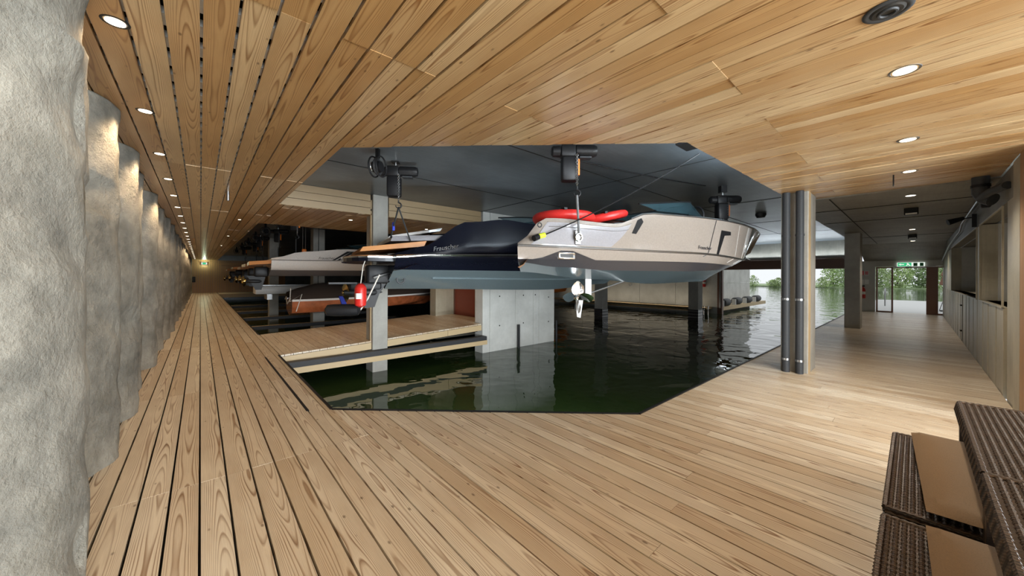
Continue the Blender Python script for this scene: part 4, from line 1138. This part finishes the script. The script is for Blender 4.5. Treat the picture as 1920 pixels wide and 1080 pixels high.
for k, (y, z, m, l) in enumerate(((1.62, 1.85, 'redp', 'small red fire extinguisher sign on the wall left of the lake doors'), (1.62, 1.42, 'signw', 'pale notice board on the wall below the red sign'))):
    s_ = empty('wall_sign', (XB-.03, y, z)); tag(s_, l, 'sign')
    MB().box(0, .025, -.16, .16, -.11, .11).build('plate', m if k else 'signw', s_)
    if k == 0:
        MB().box(-.004, 0, -.0, .155, -.105, .105).build('red_field', 'redp', s_); MB().box(-.004, 0, -.14, -.03, -.08, .08).build('extinguisher_symbol', 'redp', s_)
    else: MB().box(-.004, 0, -.006, .006, -.11, .11).build('divider', 'concw', s_)
def extinguisher(loc, rz, label):
    e_ = empty('fire_extinguisher', loc, rz); tag(e_, label, 'fire extinguisher')
    MB().lathe([(.0, 0), (.085, .01), (.09, .05), (.09, .42), (.06, .5), (.025, .53), (.02, .56)], (0, 0, 0), 18).build('cylinder', 'redp', e_, smooth=True)
    MB().rbox((0, 0, .6), (.05, .12, .06), .01).build('valve', 'black', e_)
    MB().tube([(0, .05, .6), (0, .17, .5), (0, .19, .3), (0, .14, .1)], .014, 6).build('hose', 'black', e_, smooth=True)
    MB().lathe([(.091, .2), (.091, .33)], (0, 0, 0), 18).build('label', 'signw', e_, smooth=True)
extinguisher((XB-.12, 1.65, .62), 0, 'red fire extinguisher on the wall left of the lake doors')
extinguisher((XB-.12, 8.85, 1.0), 0, 'red fire extinguisher on the wall beside the water gate')
# left hall: lit exit lamp and black box on the far slatted wall
o = empty('exit_lamp', (.25, 43.3, 2.72)); tag(o, 'small lit green exit lamp on the far end of the boardwalk', 'sign')
MB().box(-.2, .2, -.03, .05, -.1, .1).build('housing', 'exitwhite', o); MB().box(-.12, .12, -.04, -.03, -.08, .08).build('symbol', 'exitlit', o)
l = bpy.data.lights.new('exit_glow', 'POINT'); l.energy = 25; l.color = (.8, 1, .7); l.shadow_soft_size = .1
lo = bpy.data.objects.new('exit_glow', l); C.objects.link(lo); lo.parent = o; lo.location = (0, -.2, 0)
o = empty('wall_box', (-.6, 43.34, 1.25)); tag(o, 'square black box on the far slatted wall', 'box')
MB().rbox((0, 0, 0), (.5, .1, .5), .02).build('box', 'black', o)
# pontoons in the left hall
for k, (x, y, z, L_, l) in enumerate(((1.7, 18.4, 1.0, 2.7, 'grey aluminium pontoon hanging under the boat sterns of the left hall'), )):
    o = empty('pontoon', (x, y, z)); tag(o, l, 'pontoon')
    MB().rbox((L_/2, 0, 0), (L_, .9, .34), .04).build('float', 'whitep', o, smooth=True); MB().box(0, L_, -.5, .5, .18, .22).build('deck', 'steel', o)
    for q in (.3, 2.3): MB().tube([(q, 0, .2), (q, 0, SZ-z)], .01, 6).build('strap', 'strap', o)
    for q in (.4, 2.1): MB().box(q, q+.18, -.46, .46, -.4, -.17).build('bracket', 'steel', o)
# emergency light hanging at the back wall + small green lamp
o = empty('exit_lamp', (XB-.8, 13.6, 1.05)); tag(o, 'small round white lamp hanging before the back wall beyond the propeller', 'lamp')
MB().torus((0, 0, 0), .11, .03, 'x', 16, 6).build('ring', 'whitep', o); MB().tube([(0, 0, .1), (0, 0, SZ-1.05)], .008, 6).build('cord', 'black', o)
o = empty('ladder', (XB-1.0, 8.4, -.2)); tag(o, 'short steel ladder end at the water by the gate post', 'ladder')
for yy in (-.12, .12): MB().tube([(.1, yy, .02), (0, yy, .06), (-.06, yy, -.05), (-.06, yy, -.7)], .02, 8).build('stile', 'chrome', o, smooth=True)
for z in (-.2, -.4): MB().tube([(-.06, -.12, z), (-.06, .12, z)], .015, 6).build('rung', 'chrome', o)

# ------------------------------------------------------------------ outside
dk = empty('dock', (XB+.6, 8.1, 0)); tag(dk, 'low timber dock outside the water gate carrying tyre fenders', 'dock')
for k in range(9): MB().box(k*1.1, k*1.1+1.08, 0, .85, -.34, -.26).build('plank', 'fascia', dk, grain=0)
MB().box(0, 9.9, -.06, -.01, -.5, -.26).build('fascia_board', 'fascia', dk, grain=0)
for k in range(4):
    x = XB+1.6+k*2.3
    t = empty('tyre_fender', (x, 8.2, -.02)); tag(t, 'grey rubber roller fender lying on the outside dock, %s from the gate post' % ORD[k], 'fender', 'roller fenders on the dock')
    MB().lathe([(.11, -.45), (.22, -.45), (.25, -.4), (.25, .4), (.22, .45), (.11, .45)], (0, 0, 0), 18, 'x').build('roller', 'ringrub', t, smooth=True)
    MB().box(-.62, -.5, -.12, .12, -.24, .14).build('bracket', 'stone', t)
la = empty('pool_ladder', (30.0, 1.35, 0)); tag(la, 'curved steel bathing ladder on the terrace seen through the left glass door', 'ladder')
for yy in (-.22, .22):
    MB().tube([(-.3, yy, 0), (-.3, yy, .75)]+[(-.05-.25*math.cos(a), yy, .75+.25*math.sin(a)) for a in [PI*i/8 for i in range(1, 8)]]+[(.2, yy, .6)], .03, 8).build('handrail', 'steel', la, smooth=True)
pa = empty('parasol', (27.2, -1.1, 0)); tag(pa, 'closed terracotta parasol standing on the terrace behind the right glass door', 'parasol')
MB().tube([(0, 0, 0), (0, 0, 2.3)], .025, 8).build('pole', 'trunk', pa, smooth=True)
rings = []
for z, r in ((.95, .1), (1.0, .2), (1.25, .16), (1.3, .3), (1.7, .2), (1.75, .26), (2.2, .1), (2.3, .03)):
    rings.append([(math.cos(a)*r*(1+.18*math.cos(6*a)), math.sin(a)*r*(1+.18*math.cos(6*a)), z) for a in [2*PI*k/24 for k in range(24)]])
MB().loft(rings, True, True).build('canopy', 'para', pa, smooth=True)
MB().lathe([(.3, 0), (.3, .05), (.05, .08)], (0, 0, 0), 16).build('base', 'blackm', pa)
for s_ in (-.3, .3): MB().tube([(0, 0, .9), (.0, s_*.6, .5), (.0, s_, .02)], .012, 6).build('brace', 'blackm', pa)
# trees on the far bank
def shrub(x, y, w, h, m, seed, n=900, label='', name='tree'):
    t = empty(name, (x, y, -.5)); rnd = random.Random(seed)
    mb = MB()
    for _ in range(n):
        u = rnd.uniform(0, 2*PI); v = rnd.random()**.6; zz = rnd.random()
        r = w*.5*v*math.sin(PI*min(.97, .15+zz*.85))**.6*(.8+.3*noise.noise(Vector((u*1.4, zz*4, seed))))
        c = Vector((math.cos(u)*r, math.sin(u)*r, zz*h)); s = rnd.uniform(.16, .34)*(1 if h > 3 else .7)
        a = Vector((rnd.uniform(-1, 1), rnd.uniform(-1, 1), rnd.uniform(-1, 1))).normalized(); b = a.orthogonal().normalized()
        mb.add([c+a*s, c+b*s*.6, c-a*s, c-b*s*.6], [(0, 1, 2, 3)])
    mb.build('foliage', m, t, kind='stuff')
    MB().tube([(0, 0, 0), (.1, .1, h*.5)], [.18 if h > 3 else .06, .05], 6).build('trunk', 'trunk', t)
    return tag(t, label, 'tree' if name == 'tree' else 'bush')
for k in range(8):
    shrub(112+(k % 2)*5, -12+k*3.6, 6.2, 7+1.5*math.sin(k*2), 'leafg' if k % 3 else 'leafd', k+3, 1500, 'leafy pale green tree on the far bank, %s from the right through the doors' % ORD[k])
for k in range(7):
    shrub(108, 14+k*3.2+(k % 3), 3.6, 2.3+.8*math.sin(k*1.7), 'leafg', k+40, 420, 'low bush on the far shore through the water gate, %s from the right' % ORD[k], 'bush')

# ------------------------------------------------------------------ wicker furniture
def ribs(x0, x1, y0, y1, z, pitch=.026, r=.011):
    mb = MB(); y = y0+pitch/2
    while y < y1:
        rows = []
        n_ = max(8, int((x1-x0)/.018))
        prof = [(-r, 0), (-r*.7, r*.7), (0, r), (r*.7, r*.7), (r, 0)]
        for i in range(n_+1):
            x = x0+(x1-x0)*i/n_; q = 1 if i % 2 else .72
            rows.append([(x, y+a*q, z+b*q) for a, b in prof])
        mb.loft(rows, False); y += pitch
    return mb
def rim(x0, x1, y0, y1, z, r=.014):
    mb = MB(); path = [(x0, y0, z), (x1, y0, z), (x1, y1, z), (x0, y1, z), (x0, y0, z)]
    for a, b in zip(path, path[1:]):
        a, b = Vector(a), Vector(b); n_ = int((b-a).length/.014)
        mb.tube([a.lerp(b, i/n_) for i in range(n_+1)], [r*(1 if i % 2 else .72) for i in range(n_+1)], 6)
    return mb
def wicker_bench(x0, x1, label, clabel, cr):
    b = empty('wicker_bench', (x0, -.55, 0)); tag(b, label, 'bench')
    L_, D, H = x1-x0, .65, .40
    MB().box(0, L_, 0, D, .14, H).build('body', 'wicker', b)
    ribs(0, L_, .02, D-.01, H).build('seat_weave', 'wicker', b, kind='stuff')
    rim(0, L_, 0, D, H).build('rim', 'wicker', b, smooth=True); rim(0, L_, 0, D, .15, .012).build('rim', 'wicker', b, smooth=True)
    sw = MB()
    for z in [.17+.026*k for k in range(9)]:
        for (a, c) in (((0, D+.002, z), (L_, D+.002, z)), ((-.002, 0, z), (-.002, D, z)), ((L_+.002, 0, z), (L_+.002, D, z))):
            a, c = Vector(a), Vector(c); n_ = int((c-a).length/.02)
            sw.tube([a.lerp(c, i/n_) for i in range(n_+1)], [.010 if i % 2 else .006 for i in range(n_+1)], 4)
    sw.build('side_weave', 'wicker', b, kind='stuff')
    for xx in (.03, L_-.03):
        for yy in (.03, D-.03): MB().tube([(xx, yy, 0), (xx, yy, .15)], .022, 8).build('leg', 'blackm', b, smooth=True)
    # cushion
    cw, cl, th = .46, L_-.06, .085
    rows = []; mb = MB()
    c = MB(); nx, ny = 26, 12
    def prof(t): return (1-abs(2*t-1)**6)**.5
    top = []; bot = []
    for i in range(nx+1):
        for j in range(ny+1):
            u, v = i/nx, j/ny; k_ = min(prof(u), prof(v))
            sx = u*cl; sy = v*cw
            hh = th/2*k_*(1+.12*math.sin(u*PI)*math.sin(v*PI))+.002*noise.noise(Vector((u*9, v*5, x0)))
            top.append((sx, sy, th/2+hh)); bot.append((sx, sy, th/2-hh*.8))
    m_ = ny+1
    k0 = len(c.v); c.v += top+bot; n0 = len(top)
    for i in range(nx):
        for j in range(ny):
            a = i*m_+j; c.f.append((a, a+m_, a+m_+1, a+1)); c.f.append((n0+a, n0+a+1, n0+a+m_+1, n0+a+m_))
    o = c.build('seat_cushion', 'cushion', smooth=True, loc=(x0+cr[0], cr[1], H+.014), rot=(0, 0, math.radians(cr[2])))
    for p in o.data.polygons: p.use_smooth = True
    tag(o, clabel, 'cushion')
    return b
wicker_bench(2.70, 4.04, 'dark brown woven wicker bench behind the nearer one', 'taupe seat cushion on the further wicker bench', (.0, -.50, 2.5))
wicker_bench(1.25, 2.60, 'dark brown woven wicker bench nearest the camera', 'taupe seat cushion on the nearest wicker bench', (.0, -.53, 1.5))
def wicker_table(x0, x1, label):
    t = empty('wicker_table', (x0, -.79, 0)); tag(t, label, 'table')
    L_, D, H = x1-x0, .58, .72
    MB().box(0, L_, 0, D, H-.09, H).build('top', 'wicker', t)
    ribs(0, L_, .02, D-.01, H, .03, .012).build('top_weave', 'wicker', t, kind='stuff')
    rim(0, L_, 0, D, H, .014).build('rim', 'wicker', t, smooth=True); rim(0, L_, 0, D, H-.09, .014).build('rim', 'wicker', t, smooth=True)
    sw = MB(); n_ = int(L_/.026)
    for i in range(n_): sw.tube([(i*.026+.013, D+.006, H-.09), (i*.026+.013, D+.016, H-.045), (i*.026+.013, D+.006, H)], .009, 5)
    sw.build('edge_weave', 'wicker', t, kind='stuff')
    for xx in (.0, L_-.06):
        for yy in (.0, D-.06): MB().box(xx, xx+.06, yy, yy+.06, 0, H-.09).build('leg', 'wicker', t)
wicker_table(2.655, 4.05, 'dark brown wicker table further from the camera against the wall')
wicker_table(1.24, 2.645, 'dark brown wicker table nearest the camera at the right edge')
# hose bracket and little floor items by the basin edge
o = empty('mooring_hoop', (12.9, 1.92, 0)); tag(o, 'small black hoop on the deck edge left of the further column', 'hoop')
MB().tube([(-.12, 0, 0), (-.16, 0, .3), (.0, 0, .36), (.16, 0, .34)], .02, 8).build('hoop', 'black', o, smooth=True)
# housings of the added fill lights and the invented glazed front behind the camera
def housing(c, L_, rz, w=.05, h=.06, label='', name='added_strip_light'):
    o = empty(name, c, rz); tag(o, label, 'light')
    MB().box(-L_/2, L_/2, -w, -.012, -h, h).build('housing', 'blackm', o)
    for x in (-L_/2, L_/2): MB().box(x-.01, x+.01, -w, .01, -h, h).build('end_cap', 'blackm', o)
housing((6.2, 1.345, 3.22), 4.3, 0, .05, .09, 'long added fill light on top of the timber soffit along the right basin opening')
housing((2.41, 2.81, 3.2), 3.2, -.755, .05, .09, 'added fill light on top of the timber soffit along the slanted opening edge')
housing((2.57, 3.41, -.2), 3.0, -.755, .03, .05, 'added fill light under the deck edge shining over the water')
o = empty('added_strip_light', (24.0, 5.0, 2.62)); tag(o, 'long added upward fill light on the brown beam over the water gate', 'light')
MB().box(-.12, .14, -3.05, 3.05, -.02, .02).build('housing', 'brownm', o)
o = empty('added_strip_light', (XB-1.05, 14.2, -.28)); tag(o, 'added warm fill light along the timber ledge at the back wall', 'light')
MB().box(-.05, .05, -5.8, 5.8, -.03, .02).build('housing', 'blackm', o)
wf = empty('added_window_1', (0, -6.75, 0), kind='structure')  # added glazing around the front fill panel, out of view
for x in (-1.5, .55, 2.6, 4.65, 6.7): MB().box(x-.04, x+.04, -.05, .05, 0, CZ).build('mullion', 'blackm', wf)
MB().box(-1.5, 6.7, -.05, .05, CZ-.1, CZ).build('frame', 'blackm', wf); MB().box(-1.5, 6.7, -.05, .05, 0, .12).build('frame', 'blackm', wf)
for x in (-1.46, .59, 2.64, 4.69): MB().box(x, x+1.97, -.01, .01, .12, CZ-.1).build('pane', 'glass', wf)
